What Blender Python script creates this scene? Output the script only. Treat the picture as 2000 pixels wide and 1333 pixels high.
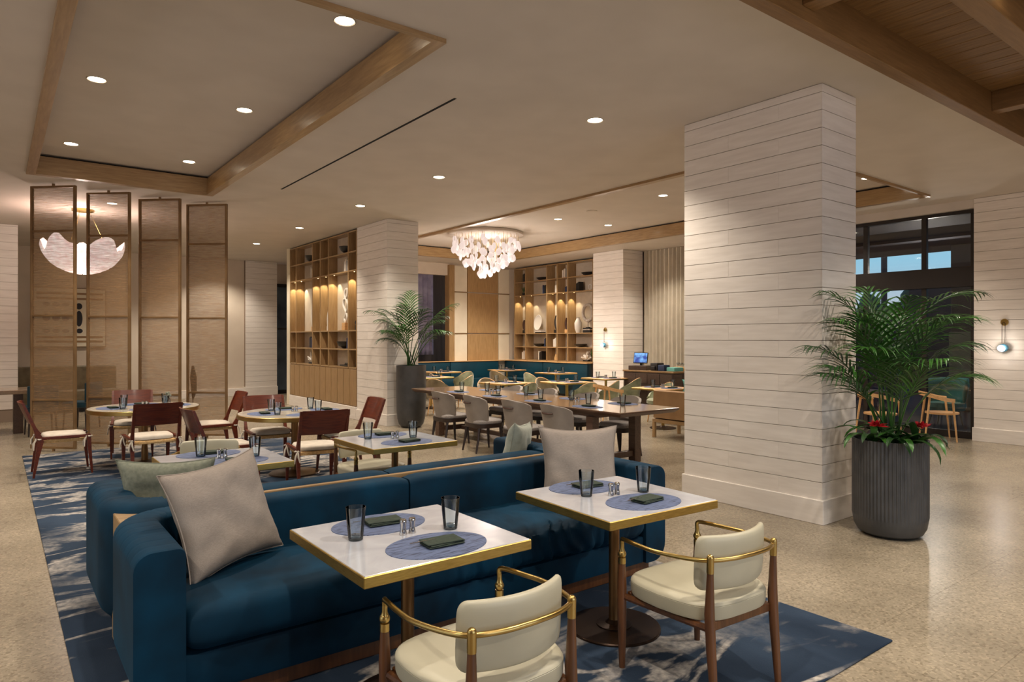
import bpy, bmesh, math, random
from math import sin, cos, pi, radians, sqrt, atan2, exp
from mathutils import Vector, Matrix, noise
random.seed(7)
S = bpy.context.scene
for o in list(bpy.data.objects): bpy.data.objects.remove(o)
C = S.collection

# ------------------------------------------------------------------ camera, world, exposure
cam_d = bpy.data.cameras.new('camera'); cam = bpy.data.objects.new('camera', cam_d); C.objects.link(cam)
cam_d.sensor_width = 36; cam_d.lens = 1322 * 36 / 2000; cam_d.clip_start = .05; cam_d.clip_end = 300
cam_d.shift_y = -(666.5 - 662.4) / 2000
cam.location = (0, 0, 1.64); cam.rotation_euler = (pi / 2, 0, -.6522)
S.camera = cam
S.view_settings.view_transform = 'Standard'; S.view_settings.look = 'None'
S.view_settings.gamma = 1; S.view_settings.use_curve_mapping = False
S.view_settings.exposure = 0.38
WARM = (1.0, .885, .745)
def lin(c):
    if isinstance(c, (int, float)): c = (c, c, c)
    return tuple(((v / 255) / 12.92 if v / 255 <= .04045 else (((v / 255) + .055) / 1.055) ** 2.4) for v in c)
w = bpy.data.worlds.new('world'); S.world = w; w.use_nodes = True
nt = w.node_tree; nt.nodes.clear()
wo = nt.nodes.new('ShaderNodeOutputWorld'); bg = nt.nodes.new('ShaderNodeBackground')
tc = nt.nodes.new('ShaderNodeTexCoord'); sx = nt.nodes.new('ShaderNodeSeparateXYZ'); cr = nt.nodes.new('ShaderNodeValToRGB')
nt.links.new(tc.outputs['Generated'], sx.inputs[0]); nt.links.new(sx.outputs['Z'], cr.inputs[0])
cr.color_ramp.elements[0].position = 0.0; cr.color_ramp.elements[0].color = (*lin((225, 205, 205)), 1)
cr.color_ramp.elements[1].position = .5; cr.color_ramp.elements[1].color = (*lin((70, 120, 170)), 1)
e = cr.color_ramp.elements.new(.1); e.color = (*lin((160, 215, 238)), 1)
nt.links.new(cr.outputs[0], bg.inputs[0]); bg.inputs[1].default_value = .9
nt.links.new(bg.outputs[0], wo.inputs[0])

def area_light(name, loc, rot, sx_, sy_, power, col):
    d = bpy.data.lights.new(name, 'AREA'); d.shape = 'RECTANGLE'; d.size = sx_; d.size_y = sy_; d.energy = power; d.color = col
    o = bpy.data.objects.new(name, d); C.objects.link(o); o.location = loc; o.rotation_euler = rot; return o
# unseen fill lights added at the window openings of the two walls behind the camera
area_light('area_fill', (3.0, -3.9, 2.0), (radians(98), 0, 0), 5.5, 2.4, 70, (.84, .88, 1))
area_light('area_fill', (-4.9, 4.0, 2.0), (radians(100), 0, pi / 2 + pi), 6, 2.4, 25, (1, .88, .76))

# ------------------------------------------------------------------ helpers
class MB:
    def __init__(s): s.v = []; s.f = []
    def add(s, vs, fs):
        n = len(s.v); s.v += [tuple(v) for v in vs]; s.f += [tuple(i + n for i in f) for f in fs]; return s
    def box(s, x0, x1, y0, y1, z0, z1, b=0, M=None, seg=1):
        if b <= 0:
            vs = [(x, y, z) for x in (x0, x1) for y in (y0, y1) for z in (z0, z1)]
            fs = [(0, 1, 3, 2), (4, 6, 7, 5), (0, 4, 5, 1), (2, 3, 7, 6), (0, 2, 6, 4), (1, 5, 7, 3)]
        else:
            bm = bmesh.new(); bmesh.ops.create_cube(bm, size=1)
            for v in bm.verts: v.co = Vector(((x0 + x1) / 2 + v.co.x * (x1 - x0), (y0 + y1) / 2 + v.co.y * (y1 - y0), (z0 + z1) / 2 + v.co.z * (z1 - z0)))
            bmesh.ops.bevel(bm, geom=bm.edges[:], offset=b, segments=seg, affect='EDGES', profile=.6)
            bm.verts.index_update()
            vs = [v.co.copy() for v in bm.verts]; fs = [[v.index for v in f.verts] for f in bm.faces]; bm.free()
        if M is not None: vs = [M @ Vector(v) for v in vs]
        return s.add(vs, fs)
    def tube(s, pts, r, n=10, cap=True):
        pts = [Vector(p) for p in pts]; m = len(pts)
        rs = r if isinstance(r, (list, tuple)) else [r] * m
        t0 = (pts[1] - pts[0]).normalized()
        up = Vector((0, 0, 1)) if abs(t0.z) < .9 else Vector((1, 0, 0))
        u = t0.cross(up).normalized(); vs = []
        for i, p in enumerate(pts):
            t = (pts[min(i + 1, m - 1)] - pts[max(i - 1, 0)]).normalized()
            u = (u - t * u.dot(t)).normalized(); w_ = t.cross(u)
            for k in range(n):
                a = 2 * pi * k / n; vs.append(p + (u * cos(a) + w_ * sin(a)) * rs[i])
        fs = [(i * n + k, i * n + (k + 1) % n, (i + 1) * n + (k + 1) % n, (i + 1) * n + k) for i in range(m - 1) for k in range(n)]
        if cap: fs += [tuple(range(n - 1, -1, -1)), tuple((m - 1) * n + k for k in range(n))]
        return s.add(vs, fs)
    def lathe(s, prof, c=(0, 0, 0), n=24, cap=True, ripple=0, nr=0):
        vs = []; m = len(prof)
        for r, z in prof:
            for k in range(n):
                a = 2 * pi * k / n; rr = r * (1 + (ripple if k % 2 else -ripple))
                vs.append((c[0] + rr * cos(a), c[1] + rr * sin(a), c[2] + z))
        fs = [(i * n + k, i * n + (k + 1) % n, (i + 1) * n + (k + 1) % n, (i + 1) * n + k) for i in range(m - 1) for k in range(n)]
        if cap: fs += [tuple(range(n - 1, -1, -1)), tuple((m - 1) * n + k for k in range(n))]
        return s.add(vs, fs)
    def sphere(s, c, r, n=10, sc=(1, 1, 1)):
        p = [(max(1e-4, r * sin(pi * i / n)), -r * cos(pi * i / n)) for i in range(n + 1)]
        k0 = len(s.v); s.lathe(p, (0, 0, 0), n * 2 if n < 9 else 16)
        for i in range(k0, len(s.v)):
            x, y, z = s.v[i]; s.v[i] = (c[0] + x * sc[0], c[1] + y * sc[1], c[2] + z * sc[2])
        return s
    def prism(s, poly, z0, z1):
        n = len(poly)
        vs = [(x, y, z0) for x, y in poly] + [(x, y, z1) for x, y in poly]
        fs = [tuple(range(n - 1, -1, -1)), tuple(range(n, 2 * n))] + [(i, (i + 1) % n, n + (i + 1) % n, n + i) for i in range(n)]
        return s.add(vs, fs)
    def loft(s, rings, cap=True, closed=True):
        n = len(rings[0]); vs = [p for r in rings for p in r]
        kk = n if closed else n - 1
        fs = [(i * n + k, i * n + (k + 1) % n, (i + 1) * n + (k + 1) % n, (i + 1) * n + k) for i in range(len(rings) - 1) for k in range(kk)]
        if cap: fs += [tuple(range(n - 1, -1, -1)), tuple((len(rings) - 1) * n + k for k in range(n))]
        return s.add(vs, fs)
    def xf(s, M): s.v = [tuple(M @ Vector(v)) for v in s.v]; return s
    def mesh(s, name, mat, smooth=True, ang=35):
        me = bpy.data.meshes.new(name); me.from_pydata(s.v, [], s.f)
        bm = bmesh.new(); bm.from_mesh(me); bmesh.ops.recalc_face_normals(bm, faces=bm.faces[:]); bm.to_mesh(me); bm.free()
        me.materials.append(mat)
        if smooth:
            me.polygons.foreach_set('use_smooth', [True] * len(me.polygons)); me.set_sharp_from_angle(angle=radians(ang))
        return me
    def build(s, name, mat, parent=None, loc=None, rot=None, smooth=True, ang=35):
        o = bpy.data.objects.new(name, s.mesh(name, mat, smooth, ang)); C.objects.link(o)
        if parent is not None: o.parent = parent
        if loc is not None: o.location = loc
        if rot is not None: o.rotation_euler = rot
        return o
def B(*a, **k): return MB().box(*a, **k)
def tag(o, label=None, cat=None, group=None, kind=None):
    if label: o['label'] = label
    if cat: o['category'] = cat
    if group: o['group'] = group
    if kind: o['kind'] = kind
    return o
def thing(name, label, cat, loc=(0, 0, 0), rz=0, group=None):
    o = bpy.data.objects.new(name, None); C.objects.link(o); o.empty_display_size = .1
    o.location = loc; o.rotation_euler = (0, 0, rz); return tag(o, label, cat, group)
def struct(o): o['kind'] = 'structure'; return o
KIDS = {}
def copy_tree(o, parent=None):
    c = o.copy(); C.objects.link(c)
    if parent is not None: c.parent = parent
    for ch in o.children: copy_tree(ch, c)
    return c
def place(o, loc, rz, label, group=None, rot=None):
    o.location = loc; o.rotation_euler = rot if rot else (0, 0, rz); o['label'] = label
    if group: o['group'] = group
    elif 'group' in o: del o['group']
    return o
PROTO = {}
def stamp(key, make, loc, rz, label, group=None, rot=None):
    """first call builds the thing, later calls copy it and its parts"""
    if key not in PROTO: PROTO[key] = make(); o = PROTO[key]
    else: o = copy_tree(PROTO[key])
    return place(o, loc, rz, label, group, rot)

# ------------------------------------------------------------------ materials
def nodemat(name):
    m = bpy.data.materials.new(name); m.use_nodes = True
    return m, m.node_tree, m.node_tree.nodes['Principled BSDF']
def setp(b, **k):
    for a, v in k.items():
        b.inputs[a].default_value = v
def N(nt, t, **k):
    n = nt.nodes.new(t)
    for a, v in k.items(): setattr(n, a, v)
    return n
def coords(nt, scale=(1, 1, 1), rand=False):
    t = N(nt, 'ShaderNodeTexCoord'); mp = N(nt, 'ShaderNodeMapping'); mp.inputs['Scale'].default_value = scale
    nt.links.new(t.outputs['Object'], mp.inputs['Vector'])
    if rand:
        oi = N(nt, 'ShaderNodeObjectInfo'); mu = N(nt, 'ShaderNodeVectorMath', operation='SCALE'); mu.inputs['Scale'].default_value = 37.0
        cb = N(nt, 'ShaderNodeCombineXYZ')
        for i in range(3): nt.links.new(oi.outputs['Random'], cb.inputs[i])
        nt.links.new(cb.outputs[0], mu.inputs[0]); nt.links.new(mu.outputs[0], mp.inputs['Location'])
    return mp.outputs[0]
def noisemat(name, c1, c2, scale=8, detail=4, rough=.6, metal=0, stretch=(1, 1, 1), bump=0, pos=(.3, .7), sheen=0, rand=True, rough2=None, coat=0, dist=0):
    m, nt, b = nodemat(name)
    co = coords(nt, stretch, rand); n = N(nt, 'ShaderNodeTexNoise'); n.inputs['Scale'].default_value = scale; n.inputs['Detail'].default_value = detail
    n.inputs['Distortion'].default_value = dist
    nt.links.new(co, n.inputs['Vector']); r = N(nt, 'ShaderNodeValToRGB')
    r.color_ramp.elements[0].position = pos[0]; r.color_ramp.elements[1].position = pos[1]
    r.color_ramp.elements[0].color = (*lin(c1), 1); r.color_ramp.elements[1].color = (*lin(c2), 1)
    nt.links.new(n.outputs['Fac'], r.inputs[0]); nt.links.new(r.outputs[0], b.inputs['Base Color'])
    setp(b, Roughness=rough, Metallic=metal)
    if sheen: b.inputs['Sheen Weight'].default_value = sheen; b.inputs['Sheen Roughness'].default_value = .4
    if coat: b.inputs['Coat Weight'].default_value = coat; b.inputs['Coat Roughness'].default_value = .12
    if bump:
        bp = N(nt, 'ShaderNodeBump'); bp.inputs['Strength'].default_value = bump; bp.inputs['Distance'].default_value = .01
        nt.links.new(n.outputs['Fac'], bp.inputs['Height']); nt.links.new(bp.outputs[0], b.inputs['Normal'])
    return m
def wood(name, c1, c2, axis='z', rough=.45, sc=1.0, coat=0):
    st = {'x': (1.2, 14, 14), 'y': (14, 1.2, 14), 'z': (14, 14, 1.2)}[axis]
    return noisemat(name, c1, c2, 3.2 * sc, 6, rough, stretch=st, bump=.08, pos=(.25, .75), coat=coat, dist=.4)
def flat(name, c, rough=.5, metal=0, **k):
    m, nt, b = nodemat(name); setp(b, Roughness=rough, Metallic=metal); b.inputs['Base Color'].default_value = (*lin(c), 1)
    for a, v in k.items(): b.inputs[a.replace('_', ' ')].default_value = v
    return m
def emis(name, c, st):
    m, nt, b = nodemat(name); b.inputs['Base Color'].default_value = (*lin(c), 1)
    b.inputs['Emission Color'].default_value = (*lin(c), 1); b.inputs['Emission Strength'].default_value = st; return m
def thinglass(name, tint, gl=.12, rough=.03):
    m, nt, b = nodemat(name); nt.nodes.remove(b); out = [n for n in nt.nodes if n.type == 'OUTPUT_MATERIAL'][0]
    t = N(nt, 'ShaderNodeBsdfTransparent'); t.inputs[0].default_value = (*tint, 1)
    g = N(nt, 'ShaderNodeBsdfGlossy'); g.inputs['Roughness'].default_value = rough
    fr = N(nt, 'ShaderNodeFresnel'); fr.inputs[0].default_value = 1.45
    ad = N(nt, 'ShaderNodeMath', operation='ADD'); ad.inputs[1].default_value = gl
    nt.links.new(fr.outputs[0], ad.inputs[0])
    mx = N(nt, 'ShaderNodeMixShader'); nt.links.new(ad.outputs[0], mx.inputs[0]); nt.links.new(t.outputs[0], mx.inputs[1]); nt.links.new(g.outputs[0], mx.inputs[2])
    nt.links.new(mx.outputs[0], out.inputs[0]); return m

M = {}
M['ceil'] = noisemat('ceiling_paint', (202, 192, 180), (209, 199, 187), 2, 2, .85)
M['paint'] = noisemat('wall_paint', (205, 190, 172), (214, 200, 182), 2, 2, .8)
M['plank'] = noisemat('white_shiplap', (226, 217, 207), (238, 230, 221), 3, 5, .55, stretch=(1, 1, 9), bump=.04)
M['plank_gap'] = flat('shiplap_gap', (150, 132, 115), .9)
M['oak'] = wood('oak_z', (142, 111, 73), (174, 142, 99), 'z', .45)
M['oakx'] = wood('oak_x', (142, 111, 73), (174, 142, 99), 'x', .45)
M['oaky'] = wood('oak_y', (142, 111, 73), (174, 142, 99), 'y', .35, coat=.3)
M['beam'] = wood('beam_x', (114, 82, 44), (140, 104, 62), 'x', .5)
M['beamy'] = wood('beam_y', (114, 82, 44), (140, 104, 62), 'y', .5)
M['walnut'] = wood('walnut', (74, 42, 20), (108, 66, 34), 'z', .4, coat=.2)
M['mahog'] = wood('mahogany', (66, 16, 3), (108, 42, 11), 'x', .4, coat=.12)
M['oakwarm'] = wood('oak_panel', (158, 124, 82), (188, 154, 108), 'z', .45)
M['darkwood'] = wood('dark_wood', (52, 38, 30), (76, 58, 48), 'x', .4)
M['tabledark'] = wood('table_edge', (72, 50, 38), (100, 74, 58), 'y', .35, coat=.2)
M['tabletop'] = wood('table_top', (150, 124, 100), (172, 146, 120), 'y', .14, coat=.5)
M['lightwood'] = wood('light_wood', (196, 150, 98), (222, 178, 124), 'x', .4)
M['bronze'] = flat('bronze', (160, 128, 90), .4, .6)
M['bronzed'] = noisemat('bronze_frame', (122, 94, 62), (146, 116, 80), 4, 2, .45, .3)
M['brass'] = noisemat('brass', (172, 144, 84), (192, 164, 104), 5, 2, .30, 1.0)
M['brassb'] = noisemat('brushed_brass', (170, 142, 78), (192, 162, 94), 20, 2, .42, 1.0, stretch=(1, 1, 12))
M['bronzebase'] = flat('dark_bronze', (58, 42, 32), .28, .7)
M['poleb'] = flat('pole_bronze', (140, 104, 66), .35, .9)
M['chrome'] = flat('chrome', (200, 196, 192), .15, 1)
M['marble'] = noisemat('white_stone', (176, 178, 186), (192, 194, 201), 5, 6, .16, coat=.4, bump=0, dist=1.5)
M['roundtop'] = noisemat('cream_stone', (182, 175, 162), (200, 193, 180), 6, 5, .18, coat=.3)
M['cream'] = noisemat('cream_leather', (176, 170, 148), (189, 183, 161), 3, 3, .42, bump=.05)
M['greylea'] = noisemat('grey_leather', (134, 124, 116), (148, 138, 129), 6, 3, .5, bump=.05)
M['greyseat'] = noisemat('grey_fabric', (150, 142, 138), (172, 164, 158), 60, 2, .85)
M['tanlea'] = noisemat('tan_leather', (140, 106, 70), (162, 126, 86), 4, 3, .55)
M['handle'] = flat('leather_strap', (62, 34, 22), .5)
M['darkleg'] = flat('dark_leg', (48, 34, 28), .4)
M['cushion'] = noisemat('white_cotton', (184, 173, 158), (202, 191, 176), 14, 3, .9, bump=.2)
M['beige'] = noisemat('beige_linen', (142, 131, 122), (158, 147, 137), 40, 4, .92, stretch=(1, 8, 8), bump=.15)
M['sage'] = noisemat('sage_linen', (122, 126, 110), (144, 147, 130), 50, 4, .92, bump=.15)
M['paleg'] = noisemat('pale_green_velvet', (152, 156, 142), (170, 174, 160), 20, 3, .8, sheen=.3)
M['rope'] = noisemat('seat_rope', (196, 154, 98), (226, 188, 132), 60, 2, .8, stretch=(1, 1, 1), bump=.5)
M['teal'] = noisemat('teal_velvet', (0, 20, 34), (0, 54, 80), 2.6, 5, .75, sheen=.13, rand=False)
M['teal'].node_tree.nodes['Principled BSDF'].inputs['Specular IOR Level'].default_value = .2
M['teal'].node_tree.nodes['Principled BSDF'].inputs['Sheen Tint'].default_value = (*lin((0, 130, 180)), 1)
M['teal2'] = noisemat('teal_leather', (4, 46, 62), (10, 64, 80), 2, 3, .45)
M['green'] = noisemat('green_velvet', (112, 118, 92), (150, 154, 124), 8, 3, .6, sheen=.4)
M['brownv'] = noisemat('brown_velvet', (96, 84, 60), (124, 110, 82), 8, 3, .6, sheen=.4)
M['aqua'] = flat('aqua_cloth', (96, 160, 152), .8)
M['napkin'] = noisemat('green_napkin', (40, 50, 42), (54, 66, 54), 40, 3, .9)
M['glass'] = thinglass('smoky_glass', (.93, .96, .97), .02)
M['glassb'] = thinglass('smoky_glass_base', (.42, .52, .57), .06)
M['pane'] = thinglass('window_glass', (.86, .88, .90), .03)
M['black'] = flat('black', (26, 24, 24), .45)
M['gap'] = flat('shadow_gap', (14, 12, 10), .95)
M['mull'] = flat('mullion', (32, 26, 24), .4)
M['planter'] = noisemat('charcoal_planter', (60, 60, 61), (76, 75, 75), 6, 4, .5)
M['soil'] = noisemat('soil', (40, 30, 20), (70, 54, 36), 60, 3, .95)
M['leaf'] = noisemat('palm_leaf', (24, 62, 18), (58, 112, 34), 5, 3, .38)
M['leafd'] = noisemat('dark_leaf', (26, 52, 26), (48, 84, 36), 5, 3, .4)
M['stem'] = flat('palm_stem', (92, 118, 52), .5)
M['red'] = noisemat('red_bract', (170, 12, 26), (216, 40, 50), 20, 2, .4)
M['backing'] = noisemat('plaster_back', (180, 166, 148), (196, 182, 162), 5, 5, .8)
M['panelw'] = noisemat('cream_panel', (226, 214, 190), (234, 223, 200), 3, 2, .6)
M['passage'] = noisemat('darkened_passage', (84, 74, 66), (104, 92, 82), 2, 2, .8, stretch=(6, 6, .3))  # dark wall colour stands in for the shade of the unlit passage
M['curtain'] = noisemat('curtain', (188, 178, 160), (200, 190, 172), 4, 3, .85)
M['white'] = flat('white_ceramic', (225, 218, 208), .4)
M['navy'] = flat('navy_cloth', (26, 40, 72), .6)
M['paper'] = flat('paper', (214, 206, 194), .8)
M['bowl'] = noisemat('black_bowl', (28, 26, 26), (48, 44, 42), 10, 3, .4)
M['stoneg'] = noisemat('stone_ring', (150, 136, 124), (190, 178, 166), 12, 4, .6)
M['lamp'] = emis('downlight_lens', (255, 236, 205), 14)
M['petal'] = emis('chandelier_petal', (250, 228, 218), .62); M['petal'].node_tree.nodes['Principled BSDF'].inputs['Base Color'].default_value = (.22, .19, .18, 1)
M['led'] = emis('shelf_led', (255, 225, 160), 6)
M['sconce'] = emis('sconce_glass', (225, 242, 255), 4)
M['sconceblue'] = flat('sconce_blue', (90, 150, 180), .15)
M['outd'] = flat('terrace_paint', (52, 52, 58), .8)
M['outl'] = noisemat('terrace_screen', (96, 104, 92), (112, 118, 104), 1, 2, .8)
M['outbl'] = flat('terrace_shade', (40, 56, 92), .8)
M['elev'] = noisemat('steel_blue_glass', (58, 74, 96), (120, 140, 160), 1.5, 3, .25, .6)

# velvet table mats: fine horizontal slubs
def matmat():
    m, nt, b = nodemat('blue_placemat'); co = coords(nt, (9, 90, 1), True)
    n = N(nt, 'ShaderNodeTexNoise'); n.inputs['Scale'].default_value = 2; n.inputs['Detail'].default_value = 3; nt.links.new(co, n.inputs['Vector'])
    r = N(nt, 'ShaderNodeValToRGB'); r.color_ramp.elements[0].position = .36; r.color_ramp.elements[1].position = .5
    r.color_ramp.elements[0].color = (*lin((44, 52, 78)), 1); r.color_ramp.elements[1].color = (*lin((92, 105, 138)), 1)
    nt.links.new(n.outputs['Fac'], r.inputs[0]); nt.links.new(r.outputs[0], b.inputs['Base Color']); b.inputs['Roughness'].default_value = .7
    return m
M['mat'] = matmat()
def floormat():
    m, nt, b = nodemat('terrazzo_floor'); co = coords(nt, (1, 1, 1))
    v = N(nt, 'ShaderNodeTexVoronoi'); v.inputs['Scale'].default_value = 75; nt.links.new(co, v.inputs['Vector'])
    n = N(nt, 'ShaderNodeTexNoise'); n.inputs['Scale'].default_value = 1.1; n.inputs['Detail'].default_value = 5; nt.links.new(co, n.inputs['Vector'])
    r = N(nt, 'ShaderNodeValToRGB'); r.color_ramp.elements[0].color = (*lin((134, 123, 105)), 1); r.color_ramp.elements[1].color = (*lin((162, 150, 130)), 1)
    r.color_ramp.elements[0].position = .3; r.color_ramp.elements[1].position = .7; nt.links.new(n.outputs['Fac'], r.inputs[0])
    r2 = N(nt, 'ShaderNodeValToRGB'); els = r2.color_ramp.elements; els[0].color = (.52, .48, .44, 1); els[0].position = .0
    els[1].color = (1, 1, 1, 1); els[1].position = .38; e2 = els.new(.8); e2.color = (1, 1, 1, 1); e3 = els.new(.9); e3.color = (1.35, 1.33, 1.3, 1)
    s2 = N(nt, 'ShaderNodeSeparateColor'); nt.links.new(v.outputs['Color'], s2.inputs[0]); nt.links.new(s2.outputs[0], r2.inputs[0])
    mx = N(nt, 'ShaderNodeMix', data_type='RGBA', blend_type='MULTIPLY'); mx.inputs[0].default_value = .6
    nt.links.new(r.outputs[0], mx.inputs[6]); nt.links.new(r2.outputs[0], mx.inputs[7])
    br = N(nt, 'ShaderNodeTexBrick'); br.offset = 0; br.inputs['Scale'].default_value = 1; br.inputs['Brick Width'].default_value = 1.2; br.inputs['Row Height'].default_value = .6
    br.inputs['Mortar Size'].default_value = .0025; br.inputs['Color1'].default_value = (1, 1, 1, 1); br.inputs['Color2'].default_value = (.93, .92, .91, 1); br.inputs['Mortar'].default_value = (.72, .7, .68, 1)
    nt.links.new(co, br.inputs['Vector'])
    m2 = N(nt, 'ShaderNodeMix', data_type='RGBA', blend_type='MULTIPLY'); m2.inputs[0].default_value = 1
    nt.links.new(mx.outputs[2], m2.inputs[6]); nt.links.new(br.outputs[0], m2.inputs[7]); nt.links.new(m2.outputs[2], b.inputs['Base Color'])
    setp(b, Roughness=.27); return m
M['floor'] = floormat()
def rugmat():
    m, nt, b = nodemat('blue_marbled_rug'); co = coords(nt, (1, 1, 1))
    # ragged pale veins, drawn out along the width of the rug, blots nearer the front
    def nz(sc, det, st, dist=0):
        mp = N(nt, 'ShaderNodeMapping'); mp.inputs['Scale'].default_value = st; nt.links.new(co, mp.inputs['Vector'])
        n = N(nt, 'ShaderNodeTexNoise'); n.inputs['Scale'].default_value = sc; n.inputs['Detail'].default_value = det; n.inputs['Distortion'].default_value = dist
        nt.links.new(mp.outputs[0], n.inputs['Vector']); return n.outputs['Fac']
    def ramp(f, stops):
        r = N(nt, 'ShaderNodeValToRGB'); nt.links.new(f, r.inputs[0]); els = r.color_ramp.elements
        while len(els) < len(stops): els.new(.5)
        for e_, (p, c) in zip(els, stops): e_.position = p; e_.color = (c, c, c, 1) if isinstance(c, (int, float)) else (*c, 1)
        return r.outputs[0]
    base = ramp(nz(1.3, 4, (1, .6, 1)), [(.3, lin((24, 36, 52))), (.7, lin((56, 71, 90)))])
    veins = ramp(nz(.9, 7, (.7, 2.2, 1), 1.2), [(.455, 0), (.485, 1), (.515, 1), (.545, 0)])
    mask = ramp(nz(.8, 2, (1, 1, 1)), [(.38, .12), (.56, 1)])
    blots = ramp(nz(1.7, 8, (1, 1.4, 1), .6), [(.55, 0), (.61, .85)])
    fine = ramp(nz(30, 3, (1, 1, 1)), [(.3, .35), (.7, 1.0)])
    mm = N(nt, 'ShaderNodeMath', operation='MULTIPLY'); nt.links.new(veins, mm.inputs[0]); nt.links.new(mask, mm.inputs[1])
    ma = N(nt, 'ShaderNodeMath', operation='MAXIMUM'); nt.links.new(mm.outputs[0], ma.inputs[0])
    mb = N(nt, 'ShaderNodeMath', operation='MULTIPLY'); nt.links.new(blots, mb.inputs[0]); nt.links.new(mask, mb.inputs[1]); nt.links.new(mb.outputs[0], ma.inputs[1])
    mf = N(nt, 'ShaderNodeMath', operation='MULTIPLY'); nt.links.new(ma.outputs[0], mf.inputs[0]); nt.links.new(fine, mf.inputs[1])
    mx = N(nt, 'ShaderNodeMix', data_type='RGBA'); nt.links.new(mf.outputs[0], mx.inputs[0]); nt.links.new(base, mx.inputs[6]); mx.inputs[7].default_value = (*lin((190, 182, 172)), 1)
    nt.links.new(mx.outputs[2], b.inputs['Base Color']); setp(b, Roughness=.95); b.inputs['Specular IOR Level'].default_value = .15
    bp = N(nt, 'ShaderNodeBump'); bp.inputs['Strength'].default_value = .4; bp.inputs['Distance'].default_value = .004
    nt.links.new(nz(160, 2, (1, 1, 1)), bp.inputs['Height']); nt.links.new(bp.outputs[0], b.inputs['Normal'])
    return m
M['rug'] = rugmat()
def scrim():
    m, nt, b = nodemat('woven_gold_scrim'); out = [n for n in nt.nodes if n.type == 'OUTPUT_MATERIAL'][0]
    co = coords(nt, (3, 3, 110), True); n = N(nt, 'ShaderNodeTexNoise'); n.inputs['Scale'].default_value = 2; n.inputs['Detail'].default_value = 5; nt.links.new(co, n.inputs['Vector'])
    r = N(nt, 'ShaderNodeValToRGB'); r.color_ramp.elements[0].position = .3; r.color_ramp.elements[1].position = .7
    r.color_ramp.elements[0].color = (*lin((140, 108, 74)), 1); r.color_ramp.elements[1].color = (*lin((176, 142, 104)), 1)
    nt.links.new(n.outputs['Fac'], r.inputs[0]); nt.links.new(r.outputs[0], b.inputs['Base Color']); setp(b, Roughness=.6)
    t = N(nt, 'ShaderNodeBsdfTransparent'); mx = N(nt, 'ShaderNodeMixShader')
    mr = N(nt, 'ShaderNodeMapRange'); mr.inputs['From Min'].default_value = .35; mr.inputs['From Max'].default_value = .65; mr.inputs['To Min'].default_value = .3; mr.inputs['To Max'].default_value = .55
    nt.links.new(n.outputs['Fac'], mr.inputs[0])
    nt.links.new(mr.outputs[0], mx.inputs[0]); nt.links.new(t.outputs[0], mx.inputs[1]); nt.links.new(b.outputs[0], mx.inputs[2]); nt.links.new(mx.outputs[0], out.inputs[0])
    return m
M['scrim'] = scrim()

# ------------------------------------------------------------------ floor, ceilings
CZ = 3.9; TZ = 4.15
struct(B(-5, 13.6, -4, 21.5, -.12, 0).build('floor', M['floor']))
def rects(x0, x1, y0, y1, holes):
    xs = sorted({x0, x1, *[h[0] for h in holes], *[h[1] for h in holes]}); ys = sorted({y0, y1, *[h[2] for h in holes], *[h[3] for h in holes]})
    out = []
    for i in range(len(xs) - 1):
        for j in range(len(ys) - 1):
            cx, cy = (xs[i] + xs[i + 1]) / 2, (ys[j] + ys[j + 1]) / 2
            if not any(h[0] < cx < h[1] and h[2] < cy < h[3] for h in holes): out.append((xs[i], xs[i + 1], ys[j], ys[j + 1]))
    return out
T1 = (.33, 2.70, 4.35, 11.24); T2 = (7.37, 11.66, 4.45, 15.9); LODGE = (2.0, 12.6, -4, 2.48)
mb = MB()
for x0, x1, y0, y1 in rects(-5, 13.6, -4, 21.5, [T1, T2, LODGE]): mb.box(x0, x1, y0, y1, CZ, CZ + .06)
ceil = struct(mb.build('ceiling', M['ceil']))
for T in (T1, T2):
    x0, x1, y0, y1 = T
    B(x0 - .3, x1 + .3, y0 - .3, y1 + .3, TZ, TZ + .05).build('recessed_panel', M['ceil'], ceil)
    # oak fascia boards hang clear of the recessed panel, leaving a dark shadow gap
    f = MB(); th = .105; zt = TZ - .035; zb = CZ - .035
    B(x1 - th, x1, y0, y1, zb, zt).build('fascia_board', M['oaky'], ceil); B(x0, x0 + th, y0, y1, zb, zt).build('fascia_board', M['oaky'], ceil)
    B(x0 + th, x1 - th, y1 - th, y1, zb, zt).build('fascia_board', M['oakx'], ceil); B(x0 + th, x1 - th, y0, y0 + .045, zb, zt).build('fascia_board', M['oakx'], ceil)
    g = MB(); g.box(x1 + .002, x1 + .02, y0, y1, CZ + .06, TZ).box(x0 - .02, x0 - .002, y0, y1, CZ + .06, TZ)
    g.box(x0, x1, y1 + .002, y1 + .02, CZ + .06, TZ).box(x0, x1, y0 - .02, y0 - .002, CZ + .06, TZ); g.build('shadow_gap', M['gap'], ceil)  # near-black strips put the shade of the gap into the colour
B(3.42, 3.445, 5.37, 10.23, CZ - .004, CZ + .002).build('slot_diffuser', M['gap'], ceil)
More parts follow.
